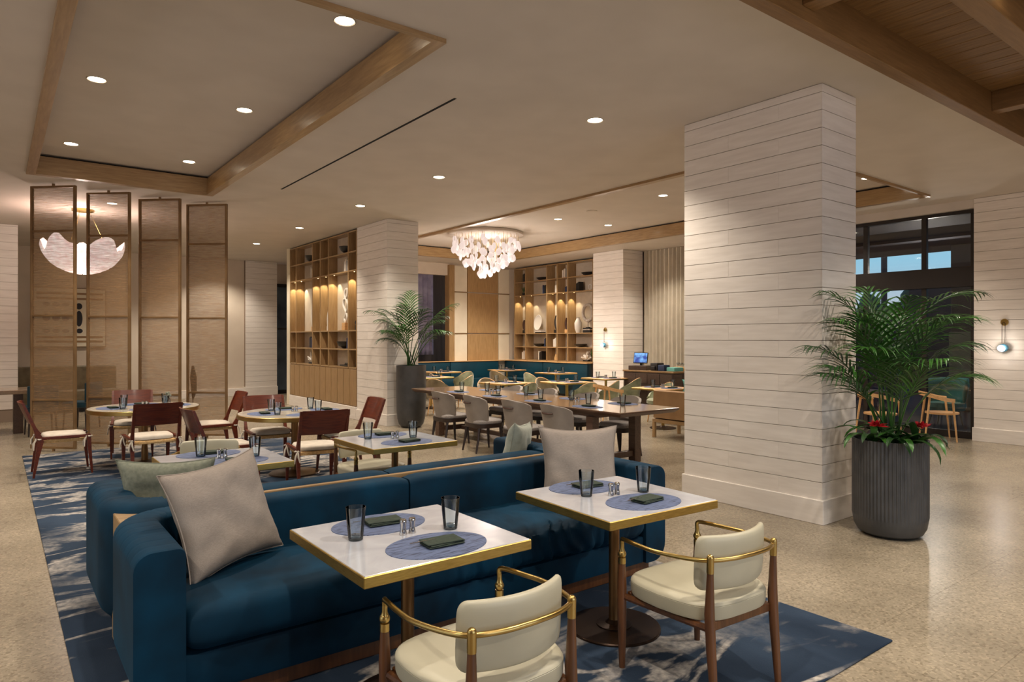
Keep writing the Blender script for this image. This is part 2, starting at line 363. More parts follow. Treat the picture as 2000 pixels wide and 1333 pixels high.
# lodge: oak boards above beams
wd = [noisemat('ceiling_board', (112, 80, 44), (142, 106, 62), 3, 5, .5, stretch=(14, 1.2, 14), bump=.1, dist=.4)]
lodge = thing('timber_ceiling', 'timber boarded ceiling with oak beams at the top right', 'ceiling', (0, 0, 0)); lodge['kind'] = 'structure'
bm_ = B(0, .196, -4, 2.42, 0, .03, b=.006).mesh('board', wd[0])
for i in range(54):
    o = bpy.data.objects.new('board', bm_); C.objects.link(o); o.parent = lodge; o.location = (2.0 + i * .2, 0, 4.03)
B(2.0, 12.6, 2.385, 2.495, 3.75, 4.06, b=.004).build('beam', M['beam'], lodge)
for y in (1.63, .75, -.15, -1.05, -2.0, -3.0): B(2.0, 12.6, y - .07, y + .07, 3.75, 4.03, b=.004).build('beam', M['beam'], lodge)
for x in (4.3, 7.72, 11.1):
    for y0, y1 in ((1.7, 2.385), (.82, 1.56), (-.08, .68)): B(x - .07, x + .07, y0, y1, 3.84, 4.03, b=.004).build('cross_beam', M['beamy'], lodge)
B(1.9, 12.7, -4.1, 2.6, 4.07, 4.1).build('roof_deck', M['gap'], lodge)

# ------------------------------------------------------------------ shiplap helper: real boards with recessed joints
_pl = {}
def plankrow(parent, origin, along, length, z0, z1, pitch=.157, inward=(0, -1), joints=True, seed=0):
    """boards on a vertical face: origin = (x,y) of the start, along = unit dir, inward = outward face normal"""
    rnd = random.Random(seed); ang = atan2(along[1], along[0]); z = z0; i = 0
    while z < z1 - .02:
        h = min(pitch, z1 - z) - .005
        cuts = [0, length]
        if joints and length > 1.0: cuts = [0, length * (.36 if i % 2 else .72), length]
        for a, b_ in zip(cuts, cuts[1:]):
            L = b_ - a - .0004; key = (round(L, 3), round(h, 3))
            if key not in _pl: _pl[key] = B(0, L, -.012, 0, 0, h, b=.001).mesh('plank', M['plank'])
            o = bpy.data.objects.new('plank', _pl[key]); C.objects.link(o); o.parent = parent
            # local -Y of the board is the outward side
            o.location = (origin[0] + along[0] * a, origin[1] + along[1] * a, z)
            o.rotation_euler = (0, 0, ang)
        z += pitch; i += 1
def column(name, label, x0, x1, y0, y1, faces='xy', base=.215, ztop=CZ, cat='column', st=False):
    t = thing(name, label, cat)
    if st: t['kind'] = 'structure'
    core = B(x0 + .012, x1 - .012, y0 + .012, y1 - .012, 0, ztop).build('core', M['plank_gap'], t)
    # face towards -X : runs along -Y direction when seen from outside ; local -Y must be world -X
    if 'x' in faces: plankrow(t, (x0 + .012, y1), (0, -1), y1 - y0, base, ztop, seed=1)
    if 'y' in faces: plankrow(t, (x0, y0 + .012), (1, 0), x1 - x0, base, ztop, seed=2)
    if 'X' in faces: plankrow(t, (x1 - .012, y0), (0, 1), y1 - y0, base, ztop, seed=3)
    if 'Y' in faces: plankrow(t, (x1, y1 - .012), (-1, 0), x1 - x0, base, ztop, seed=4)
    B(x0 - .02, x1 + .02, y0 - .02, y1 + .02, 0, base, b=.004).build('baseboard', M['plank'], t)
    return t
column('column', 'wide white boarded column standing nearest, left of the ribbed planter', 5.79, 6.40, 3.08, 4.58, 'xyXY')
column('column', 'white boarded column behind the smooth planter, at the end of the oak bookcase', 5.84, 6.50, 11.5, 12.83, 'xyX')
column('column', 'white boarded column with a wall lamp between far bookcase and curtain', 12.575, 13.3, 11.85, 12.93, 'xy')

# ------------------------------------------------------------------ walls
def wall(name, x0, x1, y0, y1, z0=0, z1=CZ, m='paint'):
    return struct(B(x0, x1, y0, y1, z0, z1).build(name, M[m]))
wr = thing('wall_right', 'white boarded wall with a glass wall lamp at the right edge', 'wall'); wr['kind'] = 'structure'
B(12.542, 13.0, -4, 4.15, 0, CZ).build('core', M['plank_gap'], wr)
plankrow(wr, (12.542, 4.15), (0, -1), 4.2, .215, CZ, seed=5)
B(12.51, 13.02, -4, 4.17, 0, .215, b=.004).build('baseboard', M['plank'], wr)
wall('wall_back', -5, 0.3, -4.2, -4); wall('wall_back', 5.8, 13, -4.2, -4); wall('wall_back', .3, 5.8, -4.2, -4, 0, .5); wall('wall_back', .3, 5.8, -4.2, -4, 3.4, CZ)
wall('wall_left', -5.2, -5, -4.2, 1); wall('wall_left', -5.2, -5, 7, 21.5); wall('wall_left', -5.2, -5, 1, 7, 0, .5); wall('wall_left', -5.2, -5, 1, 7, 3.4, CZ)
# far wall of the left room: painted, boarded return and pilaster
wall('wall_far', -5, 6.65, 20.25, 20.45)
wf = thing('wall_far_pilaster', 'white boarded pilaster on the far wall left of the dark doorway', 'wall'); wf['kind'] = 'structure'
B(5.72, 6.62, 20.12, 20.25, 0, CZ).build('core', M['plank_gap'], wf); plankrow(wf, (5.72, 20.12), (1, 0), .9, .25, CZ, joints=False); B(5.7, 6.64, 20.09, 20.26, 0, .25, b=.004).build('baseboard', M['plank'], wf)
wl = thing('wall_far_left', 'white boarded wall return at the left edge of the picture', 'wall'); wl['kind'] = 'structure'
B(-2.0, .36, 16.62, 17.1, 0, CZ).build('core', M['plank_gap'], wl); plankrow(wl, (-2.0, 16.62), (1, 0), 2.36, .25, CZ, joints=False)
struct(B(.4, 5.7, 20.19, 20.25, 0, .22, b=.004).build('baseboard_far', M['plank']))
wall('wall_end', 6.65, 13.6, 20.6, 20.8)
struct(B(6.68, 8.6, 20.5, 20.56, .1, 3.3).build('door_1', M['elev']))
mb = MB(); mb.box(6.62, 8.6, 20.44, 20.5, 3.2, 3.3).box(6.62, 8.6, 20.44, 20.5, 0, .1).box(6.62, 8.6, 20.44, 20.5, 1.92, 1.97); mb.build('door_frame', M['black'])
struct(bpy.data.objects['door_frame']); bpy.data.objects['door_frame'].name = 'trim_1'
# wall with the oak bookcase (left) and its white end
wall('wall_bookcase', 6.12, 6.5, 12.83, 17.0); wall('wall_bookcase_end', 5.84, 6.12, 16.78, 17.0, m='panelw')
# second room, far wall (Y = 17.3)
wall('wall_dining', 6.5, 9.55, 17.3, 17.45); wall('wall_dining', 9.55, 10.87, 17.3, 17.45, 3.55, CZ); wall('wall_dining', 10.87, 13.6, 17.36, 17.5)
wall('wall_dining_right', 13.45, 13.6, 12.9, 17.5)
wp = thing('wall_panelling', 'cream and oak wall panelling with bronze strips beside the far doorway', 'panelling')
for x0, x1, m in ((10.98, 11.48, 'panelw'), (11.5, 12.66, 'oakwarm'), (12.68, 13.1, 'panelw')):
    for z0, z1 in ((.0, 1.79), (1.82, 3.05), (3.08, 3.85)): B(x0, x1, 17.3, 17.36, z0, z1, b=.004).build('panel', M[m], wp)
for z in (1.79, 3.05): B(10.98, 11.49, 17.285, 17.3, z, z + .03).build('bronze_strip', M['bronze'], wp); B(12.67, 13.1, 17.285, 17.3, z, z + .03).build('bronze_strip', M['bronze'], wp)
jamb = B(10.78, 10.97, 17.2, 17.45, 0, 3.86, b=.005); jamb.build('trim_2', M['oak'])['kind'] = 'structure'
# room behind the doorway
wall('wall_passage', 8.4, 12.2, 19.4, 19.55, m='passage')
tag(MB().loft([[(10.25 + .62 * k / 11 + 0 * z, 18.3 + .03 * sin(k * 2.2 + z), z) for k in range(12)] for z in [1.15 + i * .27 for i in range(11)]], cap=False, closed=False).build('hanging_cloth', noisemat('lavender_cloth', (120, 112, 140), (176, 168, 190), 3, 5, .8)),
    'lavender grey marbled hanging seen through the doorway beyond the palm', 'hanging')
bpy.data.objects['hanging_cloth'].modifiers.new('t', 'SOLIDIFY').thickness = .02

# ------------------------------------------------------------------ window wall and terrace
mull = MB()
win = thing('window_1', 'dark framed glazed wall behind the ribbed planter', 'window'); win['kind'] = 'structure'
def mbar(y0, y1, z0, z1, x0=12.66, x1=12.74, n='frame_bar'): B(x0, x1, y0, y1, z0, z1, b=.004).build(n, M['mull'], win)
mbar(4.17, 8.0, 3.70, 3.76); mbar(4.17, 8.0, 2.50, 2.83, 12.62, 12.76, 'transom'); mbar(4.17, 8.0, 0, .12)
for y in (4.2, 4.94, 5.92, 6.9, 7.96): mbar(y - .04, y + .04, 0.12, 2.5); mbar(y - .04, y + .04, 2.83, 3.7)
for a, b_ in ((4.24, 4.9), (4.98, 5.88), (5.96, 6.86), (6.94, 7.92)):
    B(12.695, 12.703, a, b_, .12, 2.5).build('pane', M['pane'], win); B(12.695, 12.703, a, b_, 2.83, 3.7).build('pane', M['pane'], win)
struct(B(12.56, 12.9, 4.15, 8.0, 3.76, CZ).build('trim_3', M['ceil']))
wall('wall_window_end', 12.66, 13.6, 8.0, 8.2)
wall('wall_curtain', 13.5, 13.6, 8.2, 12.9)
# terrace outside
struct(B(12.78, 30, -2, 14, -.12, -.01).build('floor_terrace', M['outd']))
struct(B(12.95, 13.65, -2, 8.05, 3.82, 4.0).box(13.65, 18.8, -2, 14, 3.82, 4.0).build('ceiling_terrace', M['outd']))
tag(B(14.6, 14.9, 1, 14, 3.6, 3.82).build('terrace_beam', M['outd']), 'dark beam under the terrace roof beyond the upper panes', 'beam')
tag(B(29, 29.3, -6, 24, 0, 2.85).build('garden_wall', M['outd']), 'dark low garden wall against the dusk sky outside', 'wall')
tag(B(22, 22.3, -4, 9.0, 0, 3.3).build('dark_screen_wall', M['outd']), 'dark tall outdoor wall seen through the right-hand pane', 'wall')
tag(B(17.6, 18.0, 4.2, 6.3, 0, 3.82, b=.02).build('terrace_pillar', M['outd']), 'dark broad terrace pillar behind the right-hand panes', 'pillar')
tag(B(17.5, 17.55, 4.3, 6.3, 0, 1.8, b=.01).build('outdoor_shade', M['outl']), 'pale green lit screen on the terrace behind the palm', 'screen')
tag(B(17.0, 17.05, 7.2, 9.6, 0, 2.1, b=.01).build('outdoor_shade', M['outbl']), 'blue shade panel on the terrace behind the palm', 'screen')
mb = MB().tube([(24, 10.6, 0), (24, 10.6, 5.5)], .1, 8); tag(mb.build('lamp_post', M['outd']), 'dark post against the sky outside the lower left pane', 'post')
rnd = random.Random(3)
tr = MB()
for i in range(26): tr.sphere((28 + rnd.uniform(-.4, .4), 11.8 + rnd.uniform(-1.0, 1.4), 2.5 + rnd.uniform(-.3, .75) - 2.4 * (i % 2)), rnd.uniform(.2, .45), 5)
tag(tr.build('distant_shrubs', M['leafd']), 'dark distant shrubs on the skyline outside', 'shrubs', kind='stuff')
d = bpy.data.lights.new('terrace_fill', 'POINT'); d.energy = 60; d.color = WARM; d.shadow_soft_size = .1  # point light added to brighten the terrace, no fixture
o = bpy.data.objects.new('terrace_fill', d); C.objects.link(o); o.location = (14.6, 5.6, 3.0)
def outchair():
    t = thing('lounge_chair', '', 'chair')
    MB().loft([[(.34 * cos(a) * s_, .34 * sin(a) * s_, z) for a in [pi * .0 + pi * 1.0 * k / 16 for k in range(17)]] for z, s_ in ((.35, .8), (.5, 1.0), (.75, 1.1), (.9, 1.08))], cap=False, closed=False).build('backrest', M['aqua'], t).modifiers.new('s', 'SOLIDIFY').thickness = .06
    MB().lathe([(.3, .3), (.34, .36), (.32, .44), (.01, .46)], n=20).build('seat', M['aqua'], t)
    for a in (.8, 2.4, 3.9, 5.4): MB().tube([(.22 * cos(a), .22 * sin(a), .32), (.3 * cos(a), .3 * sin(a), 0)], [.018, .012], 6).build('leg', M['black'], t)
    return t
stamp('outchair', outchair, (14.3, 5.2, 0), -1.6, 'rounded aqua lounge chair outside the glass on the terrace')
tag(MB().lathe([(.3, 0), (.3, .02), (.03, .04), (.03, .68), (.45, .69), (.45, .72), (.01, .72)], (14.2, 4.3, 0), 24).build('terrace_table', M['black']), 'dark round table on the terrace beside the aqua chair', 'table')

# curtain with pleats
pts = []
n = 620
cu = MB(); rows = []
for z in (.02, 1.0, 2.0, 3.0, 3.895):
    row = []
    for i in range(n + 1):
        t = i / n; y = 11.83 - t * 3.6
        a = t * 3.6 / .125 * 2 * pi
        amp = .055 * (.75 + .35 * noise.noise(Vector((t * 40, z * .25, 0))))
        row.append((13.3 + amp * sin(a + 1.5 * noise.noise(Vector((t * 14, z * .15, 3)))), y, z))
    rows.append(row)
cu.loft(rows, cap=False, closed=False)
tag(cu.build('curtain', M['curtain'], ang=80), 'tall pale cream pleated curtain behind the sideboard', 'curtain')

# ------------------------------------------------------------------ lights in the ceiling
def downlight(r=.075, power=60, spread=118):
    def f():
        t = thing('downlight', '', 'light')
        MB().lathe([(r * 1.18, -.006), (r * 1.18, .0), (r, .001), (r * .98, -.002), (r * 1.1, -.008)], n=28, cap=False).build('trim_ring', M['ceil'], t)
        MB().lathe([(r * .98, -.003), (r * .98, -.001)], n=28).build('lens', M['lamp'], t)
        return t
    return f
def spot(loc, power, spread=118, blend=.7, rad=.05, col=WARM, rot=(0, 0, 0)):
    d = bpy.data.lights.new('lamp', 'SPOT'); d.energy = power; d.spot_size = radians(spread); d.spot_blend = blend; d.shadow_soft_size = rad; d.color = col
    o = bpy.data.objects.new('lamp', d); C.objects.link(o); o.location = loc; o.rotation_euler = rot; return o
SPOTW = 165
lab = ['round recessed downlight nearest the boarded column, in a row of five', 'recessed downlight second nearest in the row right of the slot', 'recessed downlight third in the row right of the slot',
       'recessed downlight fourth in the row, near the bookcase top', 'recessed downlight farthest in the row, above the dark doorway']
for i, y in enumerate((5.03, 8.12, 10.68, 13.56, 16.42)):
    stamp('dl', downlight(), (4.92, y, CZ), 0, lab[i]); spot((4.92, y, CZ - .03), SPOTW)
lab = ['recessed downlight in the raised ceiling nearest the camera', 'recessed downlight left front in the raised ceiling', 'recessed downlight right middle in the raised ceiling', 'recessed downlight left rear in the raised ceiling', 'recessed downlight right rear in the raised ceiling']
for l_, (x, y) in zip(lab, ((2.19, 5.04), (.78, 7.63), (2.17, 7.67), (.777, 10.35), (2.18, 10.38))):
    stamp('dl', downlight(), (x, y, TZ), 0, l_); spot((x, y, TZ - .03), SPOTW)
lab = ['small downlight in the raised dining ceiling right of the chandelier, nearest', 'small downlight in the raised dining ceiling close to the chandelier', 'small downlight in the raised dining ceiling near the oak fascia', 'small downlight in the raised ceiling right of the wide column']
for l_, (x, y) in zip(lab, ((9.28, 7.8), (9.36, 10.67), (10.74, 10.57), (10.81, 5.03))):
    stamp('dl', downlight(), (x, y, TZ), 0, l_); spot((x, y, TZ - .03), SPOTW)
stamp('dl', downlight(), (1.55, 13.0, CZ), 0, 'recessed downlight behind the mesh screens'); 
# lamps without fixtures, added on the same grid so the foreground is lit
for x, y in ((-1.5, 2.5), (-1.5, 6.0), (1.0, 1.6), (1.2, -1.5), (-1.5, 10), (-2, 14.5), (3.0, 14.5), (3.2, 18.3), (4.9, 19.3), (6.9, 9.9)): spot((x, y, CZ - .03), SPOTW)
for x, y in ((4.6, 1.2), (6.6, 1.2), (9.0, 1.2), (11.2, 1.2), (4.6, -1.4), (8.5, -1.4), (2.9, 1.2)): spot((x, y, CZ - .15), SPOTW)
spot((8.2, 5.6, TZ - .03), SPOTW); spot((8.7, 11.4, TZ - .03), SPOTW * 1.3); spot((8.9, 15.0, TZ - .03), SPOTW); spot((10.9, 13.4, TZ - .03), SPOTW * 1.3); spot((10.9, 15.4, TZ - .03), SPOTW * 1.4); spot((12.2, 10.6, CZ - .03), SPOTW * .8); spot((12.2, 15.2, CZ - .03), SPOTW * .8); spot((12.0, 6.5, CZ - .03), SPOTW * .6)  # extra lamps without fixtures, added to brighten the dining room
tag(MB().lathe([(.11, 0), (.11, -.008), (.1, -.012), (.01, -.012)], (9.3, 9.6, TZ), 28).build('speaker_grille', M['ceil']), 'round flush speaker grille in the raised dining ceiling', 'speaker')
bl = MB().tube([(0, 0, 0), (0, 0, -.1)], .045, 14); 
t = thing('track_spotlight', 'small lit spotlight mounted beside the second oak beam, top right', 'light', (5.1, 1.45, 4.02))
bl.build('housing', M['bronzebase'], t); MB().lathe([(.038, -.103), (.038, -.101)], n=14).build('lens', M['lamp'], t)
# ------------------------------------------------------------------ rug
tag(B(.3, 3.86, 1.66, 11.62, .0, .012, b=.004).build('area_rug', M['rug']), 'large blue rug with pale marbled veins under the banquettes and round tables', 'rug')

# ------------------------------------------------------------------ mesh screens
def screen():
    t = thing('mesh_screen', '', 'screen'); W = .70; z0, z1 = .04, 3.87; th = .045; st = .03
    for x in (-W / 2, W / 2 - st): B(x, x + st, -th / 2, th / 2, z0, z1, b=.003).build('stile', M['bronzed'], t)
    for z in (z0, .735, 1.965, 3.195, z1 - .03): B(-W / 2 + st, W / 2 - st, -th / 2, th / 2, z, z + .03, b=.003).build('rail', M['bronzed'], t)
    for a, b_ in ((z0 + .03, .735), (.765, 1.965), (1.995, 3.195), (3.225, z1 - .03)): B(-W / 2 + st, W / 2 - st, -.004, .004, a, b_).build('mesh_panel', M['scrim'], t)
    MB().lathe([(.02, 0), (.02, z0)], n=10).build('pivot', M['bronzed'], t); MB().lathe([(.02, z1), (.02, CZ)], n=10).build('pivot', M['bronzed'], t)
    return t
for i, (x, y) in enumerate(((.676, 11.89), (1.375, 11.915), (2.085, 11.963), (2.787, 11.964))):
    stamp('screen', screen, (x, y, 0), -.745, ['tall bronze framed mesh screen, leftmost of the four', 'tall mesh screen second from the left', 'tall mesh screen third from the left', 'tall mesh screen, rightmost of the four'][i])

# ------------------------------------------------------------------ banquettes
def sweep_shell(path, prof, seam=None):
    """path: list of (x,y,nx,ny,s) ; prof: list of (t outward, z)"""
    rings = []
    for (x, y, nx, ny, s_) in path:
        ring = []
        for t_, z in prof:
            k = 0
            if seam:
                u = (s_ / seam) % 1.0; k = .0045 * (1 - min(1, min(u, 1 - u) * 12)) 
            tt = t_ - k if t_ > 0 else t_
            zz = z - k if z > .6 else z
            ring.append((x + nx * tt, y + ny * tt, zz))
        rings.append(ring)
    return rings
def rounded_prof(t0, t1, z0, z1, rto, rti, rbo, rbi=.01, n=6):
    p = []
    def arc(cx, cz, r, a0, a1):
        for k in range(n + 1):
            a = a0 + (a1 - a0) * k / n; p.append((cx + r * cos(a), cz + r * sin(a)))
    arc(t1 - rto, z1 - rto, rto, 0, pi / 2); arc(t0 + rti, z1 - rti, rti, pi / 2, pi)
    arc(t0 + rbi, z0 + rbi, rbi, pi, 3 * pi / 2); arc(t1 - rbo, z0 + rbo, rbo, 3 * pi / 2, 2 * pi)
    return p
def banquette():
    """origin: centre of the rear line on the floor; faces -Y. width 3.32, depth .88"""
    t = thing('banquette_sofa', '', 'sofa'); hw = 1.66; D = .88; R = .30; T = .2
    prof = rounded_prof(-T, 0, .09, .75, .075, .035, .12)
    # arms: from front to the corner
    for sgn in (-1, 1):
        path = []; s_ = 0
        for k in range(61):
            y = -D + (D - R) * k / 60; path.append((sgn * hw, y, sgn, 0, s_ + (y + D)))
        s0 = D - R
        for k in range(1, 33):
            a = (pi / 2) * k / 32; path.append((sgn * (hw - R + R * cos(a)), -R + R * sin(a), sgn * cos(a), sin(a), s0 + R * a))
        rings = sweep_shell(path, prof, .092)
        MB().loft(rings).build('arm', M['teal'], t, ang=50)
    # back in two panels with a seam between
    for a, b_ in ((-(hw - R) + .002, -.006), (.006, hw - R - .002)):
        rings = []
        for k in range(25):
            x = a + (b_ - a) * k / 24; e_ = min(k, 24 - k); pull = .014 if e_ == 0 else (.004 if e_ == 1 else 0)
            rings.append([(x, tt - (pull if tt > -.1 else -pull), z - (pull if z > .6 else 0)) for tt, z in prof])
        MB().loft(rings).build('backrest', M['teal'], t, ang=50)
    B(-hw + T, hw - T, -D + .02, -T + .01, .09, .27, b=.015, seg=2).build('base', M['teal'], t)
    B(-hw + .12, hw - .12, -D + .045, -.1, 0.012, .09, b=.003).build('plinth', M['walnut'], t)
    # seat cushion : puffed slab, pleated along the front right
    x0, x1 = -hw + T + .004, hw - T - .004; y0, y1 = -D + .0, -T + .02; z0, z1 = .272, .475
    nx = 260; prof2 = []
    rr = .055
    def sec(u):
        ps = []
        for k in range(9): a = pi + (pi / 2) * k / 8; ps.append((y0 + rr + rr * cos(a), z0 + rr + rr * sin(a)))
        ps = ps[::-1]
        out = [(y1, z0)] + [(y0 + rr + (y1 - y0 - rr) * (1 - k / 5), z0) for k in range(1, 5)] + ps
        for k in range(1, 6): out.append((y0, z0 + rr + (z1 - z0 - 2 * rr) * k / 6))
        for k in range(9): a = pi - (pi / 2) * k / 8; out.append((y0 + rr + rr * cos(a), z1 - rr + rr * sin(a)))
        for k in range(1, 17): out.append((y0 + rr + (y1 - y0 - rr) * k / 16, z1))
        return out
    rings = []
    for i in range(nx + 1):
        u = i / nx; x = x0 + (x1 - x0) * u; end = min(1, min(u, 1 - u) * 30); edge = sqrt(max(0, 1 - (1 - end) ** 2))
        ring = []
        wr_ = max(0, min(1, (u - .38) * 5)) * max(0, min(1, (1.0 - u) * 12))
        for (y, z) in sec(u):
            f = (z - z0) / (z1 - z0); v = (y - y0) / (y1 - y0)
            dz = .016 * sin(pi * v) * f + .012 * noise.noise(Vector((x * 2.5, y * 4, 1)))* f
            n1 = noise.noise(Vector((x * 26 + 3 * noise.noise(Vector((x * 3, y * 6, z * 4))), y * 3.0, 2 + z * 2)))
            n2 = noise.noise(Vector((x * 9, y * 7, 5)))
            amp = (.024 * wr_ * max(0, 1 - v * 1.15)) + .006 * wr_
            dn = amp * n1 + .006 * n2 * f
            yy = y - (dn * 1.3 if v < .08 else 0) - (.012 * sin(pi * f) if v < .08 else 0); zz = z + dz + (dn if f > .9 else 0)
            zc = (z0 + z1) / 2; zz = zc + (zz - zc) * (.55 + .45 * edge) ; ring.append((x, yy + (1 - edge) * .03 * (1 - v), zz))
        rings.append(ring)
    MB().loft(rings).build('seat_cushion', M['teal'], t, ang=70)
    return t
stamp('banq', banquette, (2.11, 4.03, 0), 0, 'long teal velvet banquette in front, facing the marble tables')
stamp('banq', banquette, (2.11, 4.07, 0), pi, 'teal velvet banquette behind, turned back to back with the front one')
t = thing('divider_box', 'oak divider box between the two teal banquettes with a cable grommet', 'box')
B(.80, 3.42, 4.034, 4.066, .02, .744, b=.003).build('body', M['oakx'], t)
B(.505, .80, 3.86, 4.24, .02, .70, b=.004).build('end_panel', M['oakx'], t)
MB().lathe([(.045, .70), (.045, .705), (.02, .706), (.02, .701)], (.66, 4.05, 0), 20).build('grommet', M['bronzebase'], t)

# ------------------------------------------------------------------ pillows
def pillow(w_, h_, th_, mat, seed):
    def f():
        n = 28; mb = MB(); vs = []; 
        for side in (1, -1):
            for i in range(n + 1):
                for j in range(n + 1):
                    u = -1 + 2 * i / n; v = -1 + 2 * j / n
                    px = u * w_ / 2 * (1 - .13 * (1 - v * v) * abs(u) ** 2); pz = v * h_ / 2 * (1 - .13 * (1 - u * u) * abs(v) ** 2)
                    k = max(0, (1 - u ** 4)) ** .55 * max(0, (1 - v ** 4)) ** .55
                    nn = noise.noise(Vector((u * 2.2 + seed, v * 2.2, side * 3))) * .018
                    e_ = max(abs(u), abs(v)); cr_ = .007 * noise.noise(Vector((atan2(v, u) * 9 + seed, e_ * 2, side))) * (1 if .55 < e_ < .98 else .2)
                    vs.append((px, side * (th_ / 2 * k + (nn + cr_) * k), pz))
        m = (n + 1) ** 2; fs = []
        for sd in (0, 1):
            for i in range(n):
                for j in range(n):
                    a = sd * m + i * (n + 1) + j; q = (a, a + n + 1, a + n + 2, a + 1); fs.append(q if sd else q[::-1])
        bm = bmesh.new(); bv = [bm.verts.new(v) for v in vs]
        for q in fs:
            try: bm.faces.new([bv[x] for x in q])
            except ValueError: pass
        bmesh.ops.remove_doubles(bm, verts=bm.verts[:], dist=1e-5); bm.verts.index_update()
        mb.v = [tuple(v.co) for v in bm.verts]; mb.f = [tuple(v.index for v in f_.verts) for f_ in bm.faces]; bm.free()
        t = thing('throw_pillow', '', 'pillow'); mb.build('cover', mat, t, ang=80)
        path = []
        for a, b_ in (((-1, -1), (1, -1)), ((1, -1), (1, 1)), ((1, 1), (-1, 1)), ((-1, 1), (-1, -1))):
            for k in range(14):
                u = a[0] + (b_[0] - a[0]) * k / 14; v = a[1] + (b_[1] - a[1]) * k / 14
                path.append((u * w_ / 2 * (1 - .13 * (1 - v * v)), 0, v * h_ / 2 * (1 - .13 * (1 - u * u))))
        path.append(path[0]); MB().tube(path, .0035, 5, cap=False).build('piping', mat, t)
        return t
    return f
def put_pillow(key, w_, h_, th_, mat, loc, yaw, lean, roll, label):
    o = pillow(w_, h_, th_, mat, len(PROTO) + len(label))(); PROTO[key] = o
    R = Matrix.Rotation(yaw, 4, 'Z') @ Matrix.Rotation(lean, 4, 'X') @ Matrix.Rotation(roll, 4, 'Y')
    place(o, loc, 0, label, rot=R.to_euler())
put_pillow('p1', .58, .56, .17, M['beige'], (.93, 3.64, .75), .42, -.32, -.10, 'large beige linen pillow at the left end of the front teal banquette')
put_pillow('p2', .58, .56, .16, M['beige'], (3.33, 3.56, .735), -.52, -.22, .0, 'beige linen pillow at the right end of the front teal banquette')
put_pillow('p3', .56, .46, .15, M['sage'], (.83, 4.50, .70), -.50, .18, .0, 'sage green pillow at the left end of the rear teal banquette')
put_pillow('p4', .50, .48, .16, M['paleg'], (3.50, 4.52, .70), .62, .2, .1, 'pale green pillow at the right end of the rear teal banquette')

# ------------------------------------------------------------------ tables
def square_table(sz=.8):
    def f():
        t = thing('dining_table', '', 'table'); h = sz / 2
        B(-h + .006, h - .006, -h + .006, h - .006, .722, .755, b=.002).build('tabletop', M['marble'], t)
        B(-h, h, -h, h, .708, .7525, b=.003).build('brass_edge', M['brassb'], t)
        MB().lathe([(.03, .025), (.03, .708)], n=20).build('pole', M['poleb'], t)
        MB().lathe([(.26, .012), (.26, .02), (.255, .026), (.1, .03), (.1, .036), (.05, .042), (.03, .06)], n=40).build('base', M['bronzebase'], t)
        return t
    return f
TABLES = {}
for k, x, y, rz, l_ in (('t1', 1.487, 2.727, 0, 'white stone table with brass edge, front left, before the teal banquette'), ('t2', 2.78, 2.69, -.05, 'white stone table with brass edge, front right, before the teal banquette'),
                        ('t3', 1.335, 5.285, 0, 'white stone table with brass edge behind the big beige pillow'), ('t4', 2.81, 5.385, 0, 'white stone table with brass edge behind the banquettes, at the picture middle')):
    stamp('sqt', square_table(), (x, y, 0.0), rz, l_)
def tumbler():
    t = thing('glass_tumbler', '', 'glass')
    MB().lathe([(.033, .012), (.0365, .05), (.0405, .09), (.0445, .145), (.0430, .145), (.039, .09), (.0350, .05), (.031, .018)], n=20, cap=False).build('wall', M['glass'], t)
    MB().lathe([(.029, .0), (.032, .003), (.0335, .018), (.025, .022), (.002, .020)], n=20).build('base', M['glassb'], t)
    return t
def shaker(top):
    def f():
        t = thing('shaker', '', 'shaker')
        MB().lathe([(.017, 0), (.018, .003), (.014, .02), (.0125, .04), (.0145, .052)], n=16).build('body', M['chrome'], t)
        MB().lathe([(.0145, .052), (.0155, .056), (.0155, .066), (.012, .071), (.003, .072)], n=16).build('cap', M['chrome'], t)
        return t
    return f
def mat_():
    return tag(MB().lathe([(.23, .0), (.23, .003), (.001, .0032)], n=48).xf(Matrix.Diagonal((1, .74, 1, 1))).build('placemat', M['mat']), cat='placemat')
def napkin():
    t = thing('napkin', '', 'napkin')
    mb = MB()
    for i, (dx, dy, a) in enumerate(((0, 0, 0), (.004, .003, .05), (-.003, .004, -.04))):
        mb.box(-.085, .085, -.05, .05, .003 + i * .006, .009 + i * .006, b=.0028, M=Matrix.Translation((dx, dy, 0)) @ Matrix.Rotation(a, 4, 'Z'))
    mb.build('cloth', M['napkin'], t)
    f = MB(); f.box(-.1, -.02, .018, .022, .02, .0225)
    for k in range(4): f.box(-.145, -.1, .012 + k * .0035, .0135 + k * .0035, .021, .0225)
    f.box(-.105, -.098, .012, .0262, .0205, .023); f.build('fork', M['chrome'], t)
    return t
def settings(tx, ty, rz, z, desc, spots, shakers=True):
    """spots: (dx, dy, heading, glass dx, glass dy, name)"""
    R = Matrix.Translation((tx, ty, 0)) @ Matrix.Rotation(rz, 4, 'Z')
    for dx, dy, hd, gx, gy, nm in spots:
        p = R @ Vector((dx, dy, z)); stamp('mat', mat_, (p.x, p.y, z), rz + hd, f'blue oval placemat, {nm}, {desc}')
        q = R @ Vector((dx + .02, dy - .01, z + .0034)); stamp('nap', napkin, q, rz + hd + .12 * sin(dx * 9 + dy * 5 + tx * 3), f'dark green napkin, {nm}, {desc}')
        g = R @ Vector((gx, gy, z)); stamp('glass', tumbler, g, 0, f'smoky glass tumbler, {nm}, {desc}')
    if shakers:
        for s_, nm in ((-.023, 'left'), (.023, 'right')):
            q = R @ Vector((s_, 0, z)); stamp('shk', shaker(0), q, 0, f'{nm} silver shaker of the pair, {desc}')
